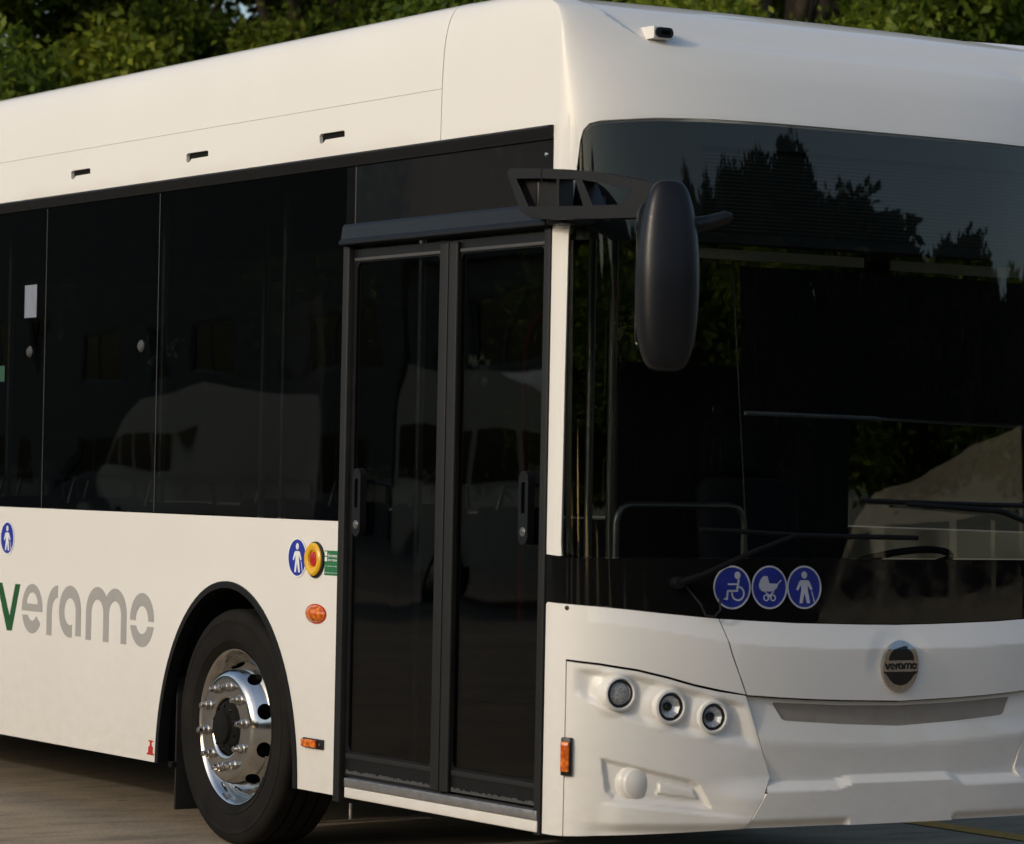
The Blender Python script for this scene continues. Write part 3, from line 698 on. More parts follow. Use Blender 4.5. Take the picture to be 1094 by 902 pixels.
# destination display with fine louvre ribs
dsp = patch('destination_display', rrect(.60, 2.39, 2*SC-.60, 2.688, .004), M['badge_black'], bus, off=-.04, th=.02, du=.03, vcut=[2.5, 2.6])
bm = bmesh.new()
for z in np.arange(2.40, 2.68, .0135):
    row = []
    for s in np.linspace(.61, 2*SC-.61, 60):
        p, n = pt(s, z, -.036); p2, _ = pt(s, z+.005, -.036); row.append((bm.verts.new(p), bm.verts.new(p2)))
    for i in range(59): bm.faces.new((row[i][0], row[i+1][0], row[i+1][1], row[i][1]))
from_bm('display_rib', bm, M['seal_grey'], dsp, 0)

# ---- door
door = empty('door', (0, 0, 0), bus)
FB = M['frame_black']
bm = bmesh.new()
bm_extrude(bm, [(.03, 2.484), (-.020, 2.482), (-.027, 2.472), (-.033, 2.425), (-.043, 2.415), (-.043, 2.404), (-.034, 2.400), (-.028, 2.404), (-.012, 2.402), (.03, 2.400)], [], lambda q: Vector((q[0], .012, q[1])), (0, 1.462, 0))
from_bm('header_rail', bm, M['grey_plastic'], door, 25)
box('door_post', (-.012, 1.448, .262), (.05, 1.494, 2.398), M['rubber'], door, .006)
box('door_post', (-.008, .029, .275), (.05, .070, 2.398), M['rubber'], door, .006)
def leaf(y0, y1, gy0, gy1, z0, z1):
    lf = empty('door_leaf', (0, 0, 0), door)
    bm = bmesh.new()
    bm_extrude(bm, [(y0, z0), (y1, z0), (y1, z1), (y0, z1)], [rrect(gy0, .46, gy1, 2.335, .03)], lambda q: Vector((.012, q[0], q[1])), (.035, 0, 0))
    from_bm('leaf_frame', bm, FB, lf, 25)
    box('glass', (.017, gy0-.015, .445), (.024, gy1+.015, 2.35), M['door_glass'], lf)
    return lf
lA = leaf(.722, 1.444, .800, 1.420, .362, 2.385); lB = leaf(.074, .718, .090, .655, .372, 2.385)
box('rubber_edge', (-.004, .724, .370), (.0115, .782, 2.378), M['rubber'], lA, .004)
box('rubber_edge', (-.004, .658, .370), (.0115, .716, 2.378), M['rubber'], lB, .004)
for lf, (a, b) in ((lA, (.79, 1.43)), (lB, (.085, .65))):
    box('kick_rail', (.006, a, .432), (.0115, b, .452), M['rubber'], lf, .002)
    box('top_rail', (.004, a, 2.34), (.0115, b, 2.352), M['seal_grey'], lf, .001)
    # worn brush strip along the foot: one ragged band
    rr = random.Random(int(a*100)); top = []; y = a
    while y < b: top.append((y, .381+rr.choice([0, .002, .006, .007])+rr.uniform(0, .003))); y += rr.uniform(.004, .014)
    bm = bmesh.new(); bm_extrude(bm, [(a, .374)] + [(b, .374)] + top[::-1], [], lambda q: Vector((.0085, q[0], q[1])), (.003, 0, 0))
    from_bm('brush_strip', bm, M['seal_grey'], lf, 0)
def handle(yc, par):
    bm = bmesh.new(); out = rrect(yc-.031, 1.285, yc+.031, 1.545, .0305, 8)
    bm_extrude(bm, out, [rrect(yc-.011, 1.395, yc+.013, 1.505, .004)], lambda q: Vector((-.016, q[0], q[1])), (.028, 0, 0))
    h = from_bm('handle', bm, M['grey_plastic'], par, 25)
    box('handle_pocket', (.008, yc-.014, 1.39), (.0115, yc+.016, 1.51), M['under'], h)
    lathe('lock', [(0, .006), (.007, .006), (.0075, .003), (.015, .003), (.017, 0)], M['dull_chrome'], h, 24, frame((-.0162, yc, 1.330), (-1, 0, 0)))
handle(1.347, lA); handle(.160, lB)
box('door_sill', (-.016, .041, .327), (.05, 1.399, .361), M['steel'], door, .003)
box('door_sill_base', (-.012, .040, .285), (.05, 1.402, .3255), W, door, .004)
tube('hanging_bolt', [(.02, 1.405, .262), (.02, 1.405, .20)], .007, M['dull_chrome'], door, 8)

# ---- stickers, buttons and lettering on the door side (s = -y)
def sub(name, poly, mat, par, off, holes=(), th=.0008, fn=surf):
    return patch(name, poly, mat, par, holes=holes, off=off, th=th, fn=fn, ucut=None, vcut=[])
def figure(cx, cy, k, mirror=1):
    """walking person with a cane; unit disc radius k"""
    def T(l): return [(cx+a*k*mirror, cy+b*k) for a, b in (l if mirror > 0 else l[::-1])]
    head = T(ell(0, .62, .17, .18, 16))
    body = T([(-.20, .36), (.20, .36), (.30, .30), (.50, -.08), (.40, -.15), (.22, .12), (.22, -.10), (.36, -.80), (.16, -.80), (.0, -.22), (-.10, -.80), (-.30, -.80), (-.18, -.10), (-.20, .12), (-.38, -.16), (-.50, -.10), (-.30, .30)])
    body = T([(-.20, .36), (-.30, .30), (-.50, -.10), (-.40, -.16), (-.20, .12), (-.18, -.10), (-.30, -.80), (-.12, -.80), (.0, -.25), (.16, -.80), (.34, -.80), (.20, -.10), (.20, .12), (.40, -.15), (.50, -.08), (.30, .30), (.20, .36)])
    cane = T([(.43, -.20), (.48, -.20), (.64, -.74), (.59, -.74)])
    return head, body, cane
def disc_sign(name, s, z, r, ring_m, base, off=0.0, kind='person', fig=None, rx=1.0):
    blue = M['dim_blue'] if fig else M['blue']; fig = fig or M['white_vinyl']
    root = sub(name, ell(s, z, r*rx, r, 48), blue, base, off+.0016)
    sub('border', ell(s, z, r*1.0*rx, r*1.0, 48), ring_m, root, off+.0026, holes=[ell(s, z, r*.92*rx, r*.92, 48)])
    k = r*.92
    if kind == 'person': parts = figure(s, z, k)
    elif kind == 'wheelchair':
        X = lambda l: [(s+a*k, z+b*k) for a, b in l]
        arc = ell(.32, -.30, .38, .38, 24, math.radians(85), math.radians(-190), True); arci = ell(.32, -.30, .29, .29, 24, math.radians(-190), math.radians(85), True)
        parts = [X(ell(.30, .60, .17, .19, 16)), X([(.32, .42), (.42, .42), (.32, -.22), (-.20, -.22), (-.26, -.62), (-.46, -.60), (-.50, -.54), (-.36, -.52), (-.28, -.12), (.22, -.12)][::-1]),
                 X([(-.25, .20), (.28, .20), (.28, .12), (-.25, .12)][::-1]), X(arc+arci)]
    else:
        X = lambda l: [(s+a*k, z+b*k) for a, b in l]
        hood = ell(-.22, .12, .42, .48, 16, PI/2, PI, True)
        parts = [X([(-.02, .22)] + [(-.12, .56)] + [(-.35, .56), (-.52, .40), (-.62, .15), (-.60, -.05), (-.42, -.20), (.20, -.20), (.42, -.05), (.52, .18), (.0, .20)]),
                 X([(.50, .14), (.46, .18), (.66, .38), (.70, .34)][::-1]),
                 X([(-.32, -.20), (-.24, -.20), (.12, -.48), (.08, -.54)][::-1]), X([(.30, -.20), (.22, -.20), (-.14, -.48), (-.10, -.54)])]
        for c in (-.20, .20):
            sub('pictogram', X(ell(c, -.52, .17, .17, 20)), fig, root, off+.0026, holes=[X(ell(c, -.52, .11, .11, 20))])
    for q in parts:
        a = sum(q[i][0]*q[(i+1) % len(q)][1]-q[(i+1) % len(q)][0]*q[i][1] for i in range(len(q)))
        sub('pictogram', q if a > 0 else q[::-1], fig, root, off+.0026)
    return root
disc_sign('priority_sticker', -1.830, 1.189, .078, M['white_vinyl'], bus)
disc_sign('priority_sticker', -4.632, 1.195, .078, M['white_vinyl'], bus)
btn = lathe('emergency_button', [(0, .004), (.030, .004), (.033, .005), (.036, .013), (.044, .018), (.056, .018), (.064, .012), (.066, 0), (0, 0)], M['yellow'], bus, 40, frame((-.001, 1.687, 1.187), (-1, 0, 0)))
lathe('push_button', [(0, .013), (.018, .013), (.027, .010), (.030, .0045)], M['red'], btn, 32, frame((-.001, 1.687, 1.187), (-1, 0, 0)))
lathe('button_base', [(.060, .008), (.071, .006), (.072, 0)], M['badge_black'], btn, 40, frame((-.0005, 1.681, 1.185), (-1, 0, 0)))
# green notice
gs = sub('green_notice', [(-1.611, 1.128), (-1.500, 1.128), (-1.500, 1.224), (-1.611, 1.224)], M['green_vinyl'], bus, .0012)
def text_on_side(name, txt, s0, z0, size, mat, par, off=.0022, bold=0.0):
    cu = bpy.data.curves.new(name, 'FONT'); cu.body = txt; cu.size = size; cu.offset = bold
    o = bpy.data.objects.new(name, cu); COL.objects.link(o); dg = bpy.context.evaluated_depsgraph_get(); dg.update()
    me = bpy.data.meshes.new_from_object(o.evaluated_get(dg)); bpy.data.objects.remove(o); bpy.data.curves.remove(cu)
    for v in me.vertices: x, y = v.co.x, v.co.y; v.co = Vector((-off, -(s0+x), z0+y))
    me.materials.clear(); return link(name, me, mat, par)
text_on_side('lettering', 'Emergency', -1.583, 1.200, .0165, M['white_vinyl'], gs, bold=.0003)
text_on_side('lettering', 'door release', -1.583, 1.184, .0140, M['white_vinyl'], gs, bold=.0002)
for q in ([(-1.607, 1.182), (-1.590, 1.182), (-1.590, 1.199), (-1.607, 1.199)], [(-1.607, 1.203), (-1.590, 1.203), (-1.590, 1.220), (-1.607, 1.220)]):
    sub('notice_mark', q, M['white_vinyl'], gs, .0022)
rr = random.Random(4)
for z in (1.164, 1.138):
    x = -1.604
    while x < -1.512:
        w_ = rr.uniform(.004, .013); sub('notice_mark', [(x, z-.0013), (x+w_, z-.0013), (x+w_, z+.001), (x, z+.001)], M['white_vinyl'], gs, .0022); x += w_+.007
# amber lamps
bm = bmesh.new(); bm_lathe(bm, [(0, .028), (.030, .024), (.060, .012), (.074, .003), (.076, 0)], 40, Matrix.Translation((-.0045, 1.670, .975)) @ Matrix(((0, 0, -1, 0), (1, 0, 0, 0), (0, .46, 0, 0), (0, 0, 0, 1))))
il = from_bm('indicator_lamp', bm, M['amber'], bus, 60)
bm = bmesh.new(); bm_lathe(bm, [(.082, 0), (.082, .004), (.0, .0042)], 40, Matrix.Translation((-.0003, 1.670, .975)) @ Matrix(((0, 0, -1, 0), (1, 0, 0, 0), (0, .47, 0, 0), (0, 0, 0, 1))))
from_bm('lamp_base', bm, M['red'], il, 40)
mk = box('side_marker', (-.012, 1.584, .452), (-.0003, 1.742, .490), M['badge_black'], bus, .003)
box('marker_lens', (-.022, 1.622, .456), (-.0122, 1.738, .486), M['amber'], mk, .003)
lathe('screw', [(0, .003), (.006, .002), (.006, 0)], M['chrome'], mk, 12, frame((-.0121, 1.602, .471), (-1, 0, 0)))
p0, n0 = pt(.097, .56); Mx = frame(p0, n0)
bm = bmesh.new(); bm_box(bm, (-.020, -.066, .0), (.020, .066, .016), .004, Mx); fm = from_bm('front_marker', bm, M['badge_black'], bus)
bm = bmesh.new(); bm_box(bm, (-.016, -.052, .0165), (.016, .052, .028), .004, Mx); from_bm('marker_lens', bm, M['amber'], fm)
# red extinguisher mark
ex = [(-3.13, .312), (-3.062, .312), (-3.062, .319), (-3.075, .321), (-3.073, .345), (-3.085, .352), (-3.085, .366), (-3.072, .369), (-3.072, .374), (-3.115, .375), (-3.115, .369), (-3.103, .366), (-3.103, .352), (-3.117, .345), (-3.118, .321), (-3.13, .319)]
sub('jack_mark', ex, M['red'], bus, .0012)
# lettering: polygons in metres, t to the right, h up
def ann(cx, cy, ro, ri, a0, a1, n=28):
    return ell(cx, cy, ro, ro, n, math.radians(a0), math.radians(a1), True) + ell(cx, cy, ri, ri, n, math.radians(a1), math.radians(a0), True)
def word():
    w = .056; out = []
    out.append(('v', [(-.03, .218), (.092, .0), (.148, .0), (.235, .218), (.178, .218), (.120, .068), (.030, .218)]))
    e = 0.370
    out.append(('e', ell(e, .112, .113, .113, 28, 0, PI, True) + [(e-.113, .100), (e+.113, .100)], [ell(e, .134, .060, .052, 18, 0, PI, True)]))
    lo = ell(e, .112, .113, .113, 24, math.radians(196), math.radians(325), True); li = ell(e, .112, .055, .055, 16, math.radians(325), math.radians(212), True)
    out.append(('e', lo+li))
    out.append(('r', [(.530, .0), (.586, .0), (.586, .112)] + ell(.646, .112, .060, .060, 10, PI, PI/2, True) + [(.646, .228)] + ell(.646, .112, .116, .116, 14, PI/2, PI, True)))
    a = .778
    out.append(('a', [(a+.116, .112)] + ell(a, .116, .116, .116, 40, 0, math.radians(282), True) + [(a+.024, .058)] + ell(a, .116, .060, .060, 28, math.radians(290), math.radians(0), True) + [(a+.060, .010), (a+.116, .010)]))
    m1, m2 = 1.062, 1.240; R = .117; y = .120
    ang = math.degrees(math.acos((m2-m1)/2/R))
    out.append(('m', [(m1-R, .0)] + [(m1-R+w, .0)] + ell(m1, y, R-w, R-w, 20, PI, 0, True) + [(m1+R-w, .0), (m1+R, .0)] + ell(m2, y, R-w, R-w, 20, PI, 0, True)[0:] + [(m2+R-w, .0), (m2+R, .0)]
                + ell(m2, y, R, R, 24, 0, math.radians(180-ang), True) + ell(m1, y, R, R, 24, math.radians(ang), PI, True)))
    o = 1.506
    out.append(('o', [(o+.116, .108)] + ell(o, .112, .116, .116, 30, 0, PI, True) + [(o-.116, .108), (o-.060, .108)] + ell(o, .112, .060, .060, 20, PI, 0, True) + [(o+.060, .108)]))
    out.append(('o', ell(o, .112, .116, .116, 24, math.radians(193), math.radians(347), True) + ell(o, .112, .060, .060, 14, math.radians(335), math.radians(205), True)))
    return out
for q in word():
    ch, P_ = q[0], q[1]; hs = [[(-4.71+a, .768+b) for a, b in h] for h in (q[2] if len(q) > 2 else [])]
    sub('lettering', [(-4.71+a, .768+b) for a, b in P_], M['logo_green'] if ch == 'v' else M['logo_grey'], bus, .0012, holes=hs)
# labels on the rear side window
sub('window_label', [(-4.494, 2.212), (-4.362, 2.212), (-4.362, 2.362), (-4.494, 2.362)], M['label_grey'], bus, .0012)
sub('window_label', [(-4.80, 1.922), (-4.706, 1.922), (-4.706, 1.996), (-4.80, 1.996)], M['label_green'], bus, .0012)

# ---- signs on the nose band
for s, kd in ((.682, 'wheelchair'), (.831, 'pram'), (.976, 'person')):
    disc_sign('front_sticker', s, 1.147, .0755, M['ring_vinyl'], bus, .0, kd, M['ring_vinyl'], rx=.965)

# ---- badge
bz = .868
badge = patch('badge', ell(BC, bz, .081, .092, 56), M['dull_chrome'], bus, off=.012, th=.014, du=.012, dv=.012, relief=lambda s, v: h_nose(s, v)+.006*(1-sstep(np.hypot(s-BC, v-.868), .088, .16))*sstep(v, .80, .90))
def hb(s, v): return 0*s + .026
def bsub(poly, mat, off, holes=()): return patch('badge_mark', poly, mat, badge, holes=holes, off=off+.0015, th=.001, du=.012, dv=.012, relief=lambda s, v: h_nose(s, v)+.006*(1-sstep(np.hypot(s-BC, v-.868), .088, .16))*sstep(v, .80, .90))
bsub(ell(BC, bz+.022, .055, .046, 24, 0, PI, True), M['badge_black'], .0135)
bsub([(BC-.078, bz-.018)] + [(BC-.060, bz-.030), (BC-.045, bz-.048), (BC-.025, bz-.062), (BC, bz-.067), (BC+.025, bz-.062), (BC+.045, bz-.048), (BC+.060, bz-.030)] + [(BC+.078, bz-.018)], M['badge_black'], .0135)
bsub([(BC-.03, bz+.062), (BC+.012, bz+.072), (BC+.030, bz+.070), (BC+.022, bz+.064), (BC+.034, bz+.058), (BC+.005, bz+.060), (BC-.028, bz+.055)], M['badge_black'], .0135)
k = .142/1.66
for q in word():
    T2 = lambda l: [(BC-.073+(a+.03)*k*1.02, bz-.010+b*k*1.15) for a, b in l]
    bsub(T2(q[1]), M['badge_black'], .0135, [T2(h) for h in q[2]] if len(q) > 2 else ())

# ---- lamps on the headlamp panel; all look straight ahead
def lamp(s, z, r, kind, length):
    p, n = pt(s, z, 0.0); ax = Vector((-.10, -1, .0)).normalized(); Mx = frame(p, ax)
    rim = [(r+.016, -.065), (r+.014, -.03), (r+.0125, length*.2), (r+.0125, length*.85), (r+.007, length), (r+.003, length), (r, length-.006), (r-.002, length-.03)]
    bz_ = lathe('headlamp', rim, W, bus, 56, Mx, smooth=60)
    lathe('lamp_ring', [(r-.0015, length-.03), (r-.001, length-.006), (r-.007, length-.004), (r-.009, length-.02)], M['badge_black'], bz_, 48, Mx)
    if kind == 'mesh':
        lathe('lens', [(0, length-.004), (r*.5, length-.006), (r-.009, length-.012)], M['lens'], bz_, 40, Mx)
    else:
        R2 = r-.009
        lathe('reflector', [(.015, length-.034), (.018, length-.032), (R2*.72, length-.026), (R2*.9, length-.018), (R2, length-.011)], M['bowl'], bz_, 10, Mx, smooth=0)
        lathe('projector', [(0, length-.016), (.009, length-.018), (.015, length-.024), (.0165, length-.036), (.0, length-.038)], M['black_glass'], bz_, 32, Mx)
        lathe('lens', [(0, length-.003), (R2*.6, length-.005), (R2, length-.011)], M['clear_lens'], bz_, 40, Mx)
LP = [(.270, .782, .049, 'mesh', .022), (.450, .737, .048, 'p', .018), (.609, .701, .046, 'p', .017)]
for q in LP:
    lamp(*q)
    lamp(2*SC-q[0], *q[1:])
for s in (.345, 2*SC-.345):
    p, n = pt(s, .472, -.02); Mx = frame(p, Vector((-.10 if s < 1 else .10, -1, 0)))
    lathe('fog_blank', [(.078, -.05), (.070, -.01), (.062, .004), (.056, .006), (.054, .012), (.050, .016), (0, .024)], W, bus, 48, Mx, smooth=60)

# ---- camera pods on the cap
def pod(s, mirror):
    p, n = pt(s, 3.11, -.01); p = p+Vector((0, .018, 0)); sx = -1 if mirror else 1
    bm = bmesh.new(); x0, x1 = -.022*sx, .058*sx
    prof = [(.08, -.026), (-.067, -.021), (-.070, -.019), (-.070, .019), (-.067, .021), (.16, .026)]
    vs0 = [bm.verts.new(p+Vector((x0, a, b))) for a, b in prof]; vs1 = [bm.verts.new(p+Vector((x1, a, b))) for a, b in prof]
    bm.faces.new(vs0); bm.faces.new(vs1[::-1])
    for i in range(len(prof)): j = (i+1) % len(prof); bm.faces.new((vs0[i], vs1[i], vs1[j], vs0[j]))
    pd = from_bm('camera_pod', bm, W, bus, 0)
    bm = bmesh.new(); c = p+Vector((.020*sx, -.0765, .000)); bm_extrude(bm, rrect(-.037, -.018, .037, .018, .017, 8), [], lambda q: c+Vector((q[0], 0, q[1])), (0, .012, 0))
    from_bm('camera_face', bm, M['badge_black'], pd, 30)
    bm = bmesh.new(); bm_extrude(bm, rrect(-.018, -.008, .018, .008, .004, 4), [], lambda q: c+Vector((q[0]+.004, -.003, q[1])), (0, .003, 0)); from_bm('camera_lens', bm, M['black_glass'], pd, 30)
pod(.47, False); pod(2*SC-.47, True)

# ---- mirror
A_ = Vector((-.10, .06, 0)); Dv = Vector((.15, -.72, 0)); Dv.normalize(); Nv = Vector((Dv.y, -Dv.x, 0))
def onarm(q, d=0.0): return A_ + Dv*q[0] + Vector((0, 0, q[1])) + Nv*d
arm_o = [(.018, 2.446), (.057, 2.425), (.147, 2.413), (.398, 2.405), (.60, 2.40), (.66, 2.42), (.68, 2.50), (.614, 2.521), (.394, 2.564), (.25, 2.580), (.117, 2.590), (-.038, 2.598), (-.051, 2.585)]
H1 = [(.058, 2.462), (.132, 2.456), (.196, 2.455), (.196, 2.550), (.12, 2.556), (-.006, 2.561)]
H2 = [(.208, 2.455), (.326, 2.452), (.284, 2.545), (.208, 2.549)]
H3 = [(.372, 2.451), (.488, 2.448), (.520, 2.462), (.556, 2.498), (.318, 2.541)]
mirr = empty('mirror', (0, 0, 0), bus)
bm = bmesh.new(); bm_extrude(bm, arm_o, [H1, H2, H3], lambda q: onarm(q, .035), -Nv*.07)
arm = from_bm('mirror_arm', bm, M['grey_plastic'], mirr, 30)
md = arm.modifiers.new('bevel', 'BEVEL'); md.width = .006; md.segments = 2; md.limit_method = 'ANGLE'; md.angle_limit = math.radians(50)
bm = bmesh.new(); bm_extrude(bm, [(-.004, 2.560), (.055, 2.460), (.200, 2.452), (.200, 2.552)], [], lambda q: onarm(q, -.004), -Nv*.02); from_bm('arm_web', bm, M['black_trim'], arm, 30)
bm = bmesh.new(); bm_extrude(bm, [(.124, 2.546), (.119, 2.546), (.119, 2.591), (.124, 2.591)], [], lambda q: onarm(q, .0356), -Nv*.0712); from_bm('arm_joint', bm, M['under'], arm, 0)
# bracket tying the arm to the pillar
bm = bmesh.new(); bm_box(bm, (-.085, -.01, 2.425), (.012, .05, 2.56), .008); from_bm('bracket', bm, M['grey_plastic'], arm, 30)
bm = bmesh.new(); bm_box(bm, (-.06, -.12, 2.400), (.13, -.02, 2.425), .006); bm_box(bm, (.03, -.16, 2.44), (.10, .0, 2.50), .006); from_bm('bracket', bm, M['black_trim'], arm, 30)
# head: rounded shell
def head(c, hx, hy, hz, rot, n=3.2):
    bm = bmesh.new(); seg, rings = 48, 40; R3 = Matrix.Rotation(rot, 3, 'Z'); gr = []
    for i in range(rings+1):
        ph = -PI/2+PI*i/rings; row = []
        for k in range(seg):
            th = 2*PI*k/seg
            f = lambda t, e: math.copysign(abs(t)**e, t)
            cz = f(math.sin(ph), .86); rr_ = abs(math.cos(ph))**.50
            x = f(math.cos(th), .80)*rr_*hx; y = f(math.sin(th), .66)*rr_*hy
            x *= 1.0 - .16*max(0, cz)**1.5; y *= 1.0 - .25*max(0, cz)
            row.append(bm.verts.new(Vector(c)+R3 @ Vector((x, y, cz*hz))))
        gr.append(row)
    for i in range(rings):
        for k in range(seg): bm.faces.new((gr[i][k], gr[i][(k+1) % seg], gr[i+1][(k+1) % seg], gr[i+1][k]))
    bmesh.ops.remove_doubles(bm, verts=bm.verts[:], dist=1e-4); return bm
hd = from_bm('mirror_head', head((.010, -.665, 2.200), .105, .080, .318, math.radians(-18)), M['grey_plastic'], mirr, 60)
bm = bmesh.new(); Mh = Matrix.Translation((.010, -.665, 2.2)) @ Matrix.Rotation(math.radians(-18), 4, 'Z')
bm_extrude(bm, rrect(-.085, -.26, .085, .26, .06, 8), [], lambda q: (Mh @ Vector((q[0], .070, q[1])).to_4d()).to_3d(), Mh.to_3x3() @ Vector((0, .016, 0)))
from_bm('mirror_glass', bm, M['chrome'], hd, 30)
tube('mirror_stub', [Vector((.08, -.66, 2.365)), Vector((.155, -.70, 2.384)), Vector((.205, -.725, 2.403)), Vector((.222, -.735, 2.409))], [.030, .026, .022, .008], M['grey_plastic'], hd, 14)

# ---- wipers
def onsurf(s, z, o): return pt(s, z, o)[0]
wp = tube('wiper', [onsurf(.47, 1.163, .045), onsurf(.55, 1.19, .055), onsurf(.75, 1.275, .055), onsurf(.905, 1.325, .05)], [.013, .012, .009, .008], M['wiper_black'], bus, 10)
tube('wiper_blade', [onsurf(s, z, .030) for s, z in ((.55, 1.345), (.7, 1.34), (.92, 1.328), (1.15, 1.325), (1.46, 1.322))], .009, M['wiper_black'], wp, 8)
lathe('wiper_pivot', [(0, .055), (.018, .054), (.022, .045), (.022, 0)], M['wiper_black'], wp, 20, frame(*pt(.47, 1.163)))
tube('washer_hose', [onsurf(.50, 1.15, .02), onsurf(.55, 1.09, .028), onsurf(.568, 1.052, .03), onsurf(.60, 1.046, .03), onsurf(.625, 1.07, .026), onsurf(.628, 1.11, .012)], .0038, M['rubber'], wp, 8)
wp = tube('wiper', [onsurf(2.06, 1.20, .045), onsurf(2.02, 1.30, .055), onsurf(1.96, 1.385, .055), onsurf(1.84, 1.42, .055), onsurf(1.6, 1.432, .05), onsurf(1.40, 1.440, .045)], [.014, .013, .012, .011, .010, .008], M['wiper_black'], bus, 10)
tube('wiper_blade', [onsurf(s, z, .028) for s, z in ((1.20, 1.452), (1.4, 1.448), (1.6, 1.446), (1.8, 1.444), (2.0, 1.444))], .009, M['wiper_black'], wp, 8)
lathe('wiper_pivot', [(0, .055), (.018, .054), (.022, .045), (.022, 0)], M['wiper_black'], wp, 20, frame(*pt(2.06, 1.20)))

# ---- wheels: local frame has the axle along x, outer face towards -x
def make_wheel(loc):
    wh = empty('wheel', loc, bus); MX = Matrix(((0, 0, -1, 0), (1, 0, 0, 0), (0, -1, 0, 0), (0, 0, 0, 1)))   # +Z profile height -> -x
    prof = [(.300, .085), (.306, .100), (.318, .110), (.326, .116), (.332, .126), (.350, .134), (.352, .137), (.356, .137), (.358, .1345), (.385, .1395), (.41, .1385), (.430, .1375), (.432, .1390), (.437, .1385), (.439, .1360), (.452, .1340), (.464, .1290), (.474, .1210), (.4795, .1100), (.481, .095)]
    back = [(r, -h) for r, h in reversed(prof)]
    tread = []
    for g_ in (.055, .0, -.055): tread += [(.480, g_+.006), (.466, g_+.005), (.466, g_-.005), (.480, g_-.006)]
    lathe('tyre', prof+tread+back, M['tyre'], wh, 128, MX, closed=True, smooth=40)
    # rim barrel and lip
    lathe('rim', [(.300, .090), (.317, .106), (.3195, .114), (.317, .119), (.311, .117), (.305, .106), (.297, .096), (.290, .082), (.286, .055), (.283, .03), (.283, -.1), (.290, -.1), (.290, .08)], M['chrome'], wh, 128, MX, smooth=50)
    # dished disc with hand holes: param (arc angle*.25, t)
    dp = [(.284, .046), (.279, .052), (.270, .060), (.258, .082), (.243, .110), (.230, .133), (.220, .147), (.210, .1535), (.198, .155), (.150, .155), (.128, .155), (.122, .152), (.119, .144), (.118, .11)]
    tt = np.r_[0, np.cumsum([math.hypot(dp[i+1][0]-dp[i][0], dp[i+1][1]-dp[i][1]) for i in range(len(dp)-1)])]
    rr_ = np.array([q[0] for q in dp]); hh_ = np.array([q[1] for q in dp])
    # smooth the profile
    td = np.linspace(0, tt[-1], 400); kern = np.hanning(21); kern /= kern.sum()
    def sm(y): y0 = np.interp(td, tt, y); return np.convolve(np.pad(y0, 10, mode='edge'), kern, 'valid')
    rs, hs = sm(rr_), sm(hh_)
    def fd(u, v):
        th = np.asarray(u, float)/.25; r = np.interp(v, td, rs); h = np.interp(v, td, hs)
        return np.stack([-h+0*th, r*np.cos(th), r*np.sin(th)], -1)
    holes = [ell((k+.5)*2*PI/10*.25, .072, .0335, .030, 20) for k in range(10)]
    Lu = 2*PI*.25
    patch('wheel_disc', [(0, 0), (Lu, 0), (Lu, float(tt[-1])), (0, float(tt[-1]))], M['chrome'], wh, holes=holes, th=.006, fn=fd, ucut=list(np.arange(0, Lu, Lu/120)), vcut=list(np.arange(0, .3, .008)), flip=False)
    lathe('brake_drum', [(.283, .0), (.20, .005), (.0, .005)], M['under'], wh, 48, MX)
    hub = lathe('hub', [(.118, .10), (.112, .14), (.100, .156), (.092, .164), (.072, .170), (.066, .186), (.058, .190), (.0, .190)], M['under'], wh, 48, MX, smooth=30)
    bm = bmesh.new()
    for k in range(10):
        a = k*2*PI/10+.3; bm_lathe(bm, [(0, .010), (.006, .010), (.007, .0)], 6, MX @ Matrix.Translation((.087*math.cos(a), .087*math.sin(a), .165)))
    from_bm('hub_bolt', bm, M['grey_plastic'], hub, 0)
    for k in range(10):
        a = k*2*PI/10+.14; T_ = MX @ Matrix.Translation((.1675*math.cos(a), .1675*math.sin(a), .155))
        bm = bmesh.new(); bm_lathe(bm, [(.0225, 0), (.0225, .006), (.019, .010), (.019, .0101)], 24, T_); bm_lathe(bm, [(.0185, .009), (.0185, .026), (.016, .029), (.012, .029), (.012, .046), (.010, .049), (0, .049)], 6 if False else 12, T_)
        from_bm('wheel_nut', bm, M['dull_chrome'], wh, 30)
    tube('valve', [(-.128, .03, -.300), (-.150, .032, -.275)], .005, M['dull_chrome'], wh, 8)
    return wh
w1 = make_wheel((.160, 2.412, .481))
def copy_wheel(loc, rz):
    c = w1.copy(); COL.objects.link(c); c.parent = bus; c.location = loc; c.rotation_euler = (0, 0, rz)
    for ch in list(w1.children):
        d = ch.copy(); COL.objects.link(d); d.parent = c
for loc, rz in (((.180, RY, .481), 0), ((2.32, 2.412, .481), PI), ((2.32, RY, .481), PI)): copy_wheel(loc, rz)
# mud flap behind the front wheel, and its bracket
box('mud_flap', (.055, 2.965, .090), (.38, 2.977, .80), M['rubber'], bus, .003)
box('flap_bracket', (.035, 2.965, .268), (.06, 3.0, .292), M['under'], bus, .003)
# chassis
bm = bmesh.new(); bm_box(bm, (.62, .35, .30), (1.88, LEN-.1, .36), .01)
for a, b in ((.45, 1.70), (3.10, 7.6), (9.1, LEN-.1)): bm_box(bm, (.03, a, .305), (.617, b, .352), .005); bm_box(bm, (1.883, a, .305), (2.47, b, .352), .005)
bm_box(bm, (.12, -.12, .315), (2.38, .347, .35), .005)
from_bm('chassis', bm, M['under'], bus, 0)
bm = bmesh.new(); bm_tube(bm, [(.2, 2.412, .48), (2.3, 2.412, .48)], .07); bm_tube(bm, [(.2, RY, .48), (2.3, RY, .48)], .09); bm_box(bm, (.6, 2.0, .20), (1.9, 2.7, .298), .02); from_bm('axle', bm, M['under'], bus)
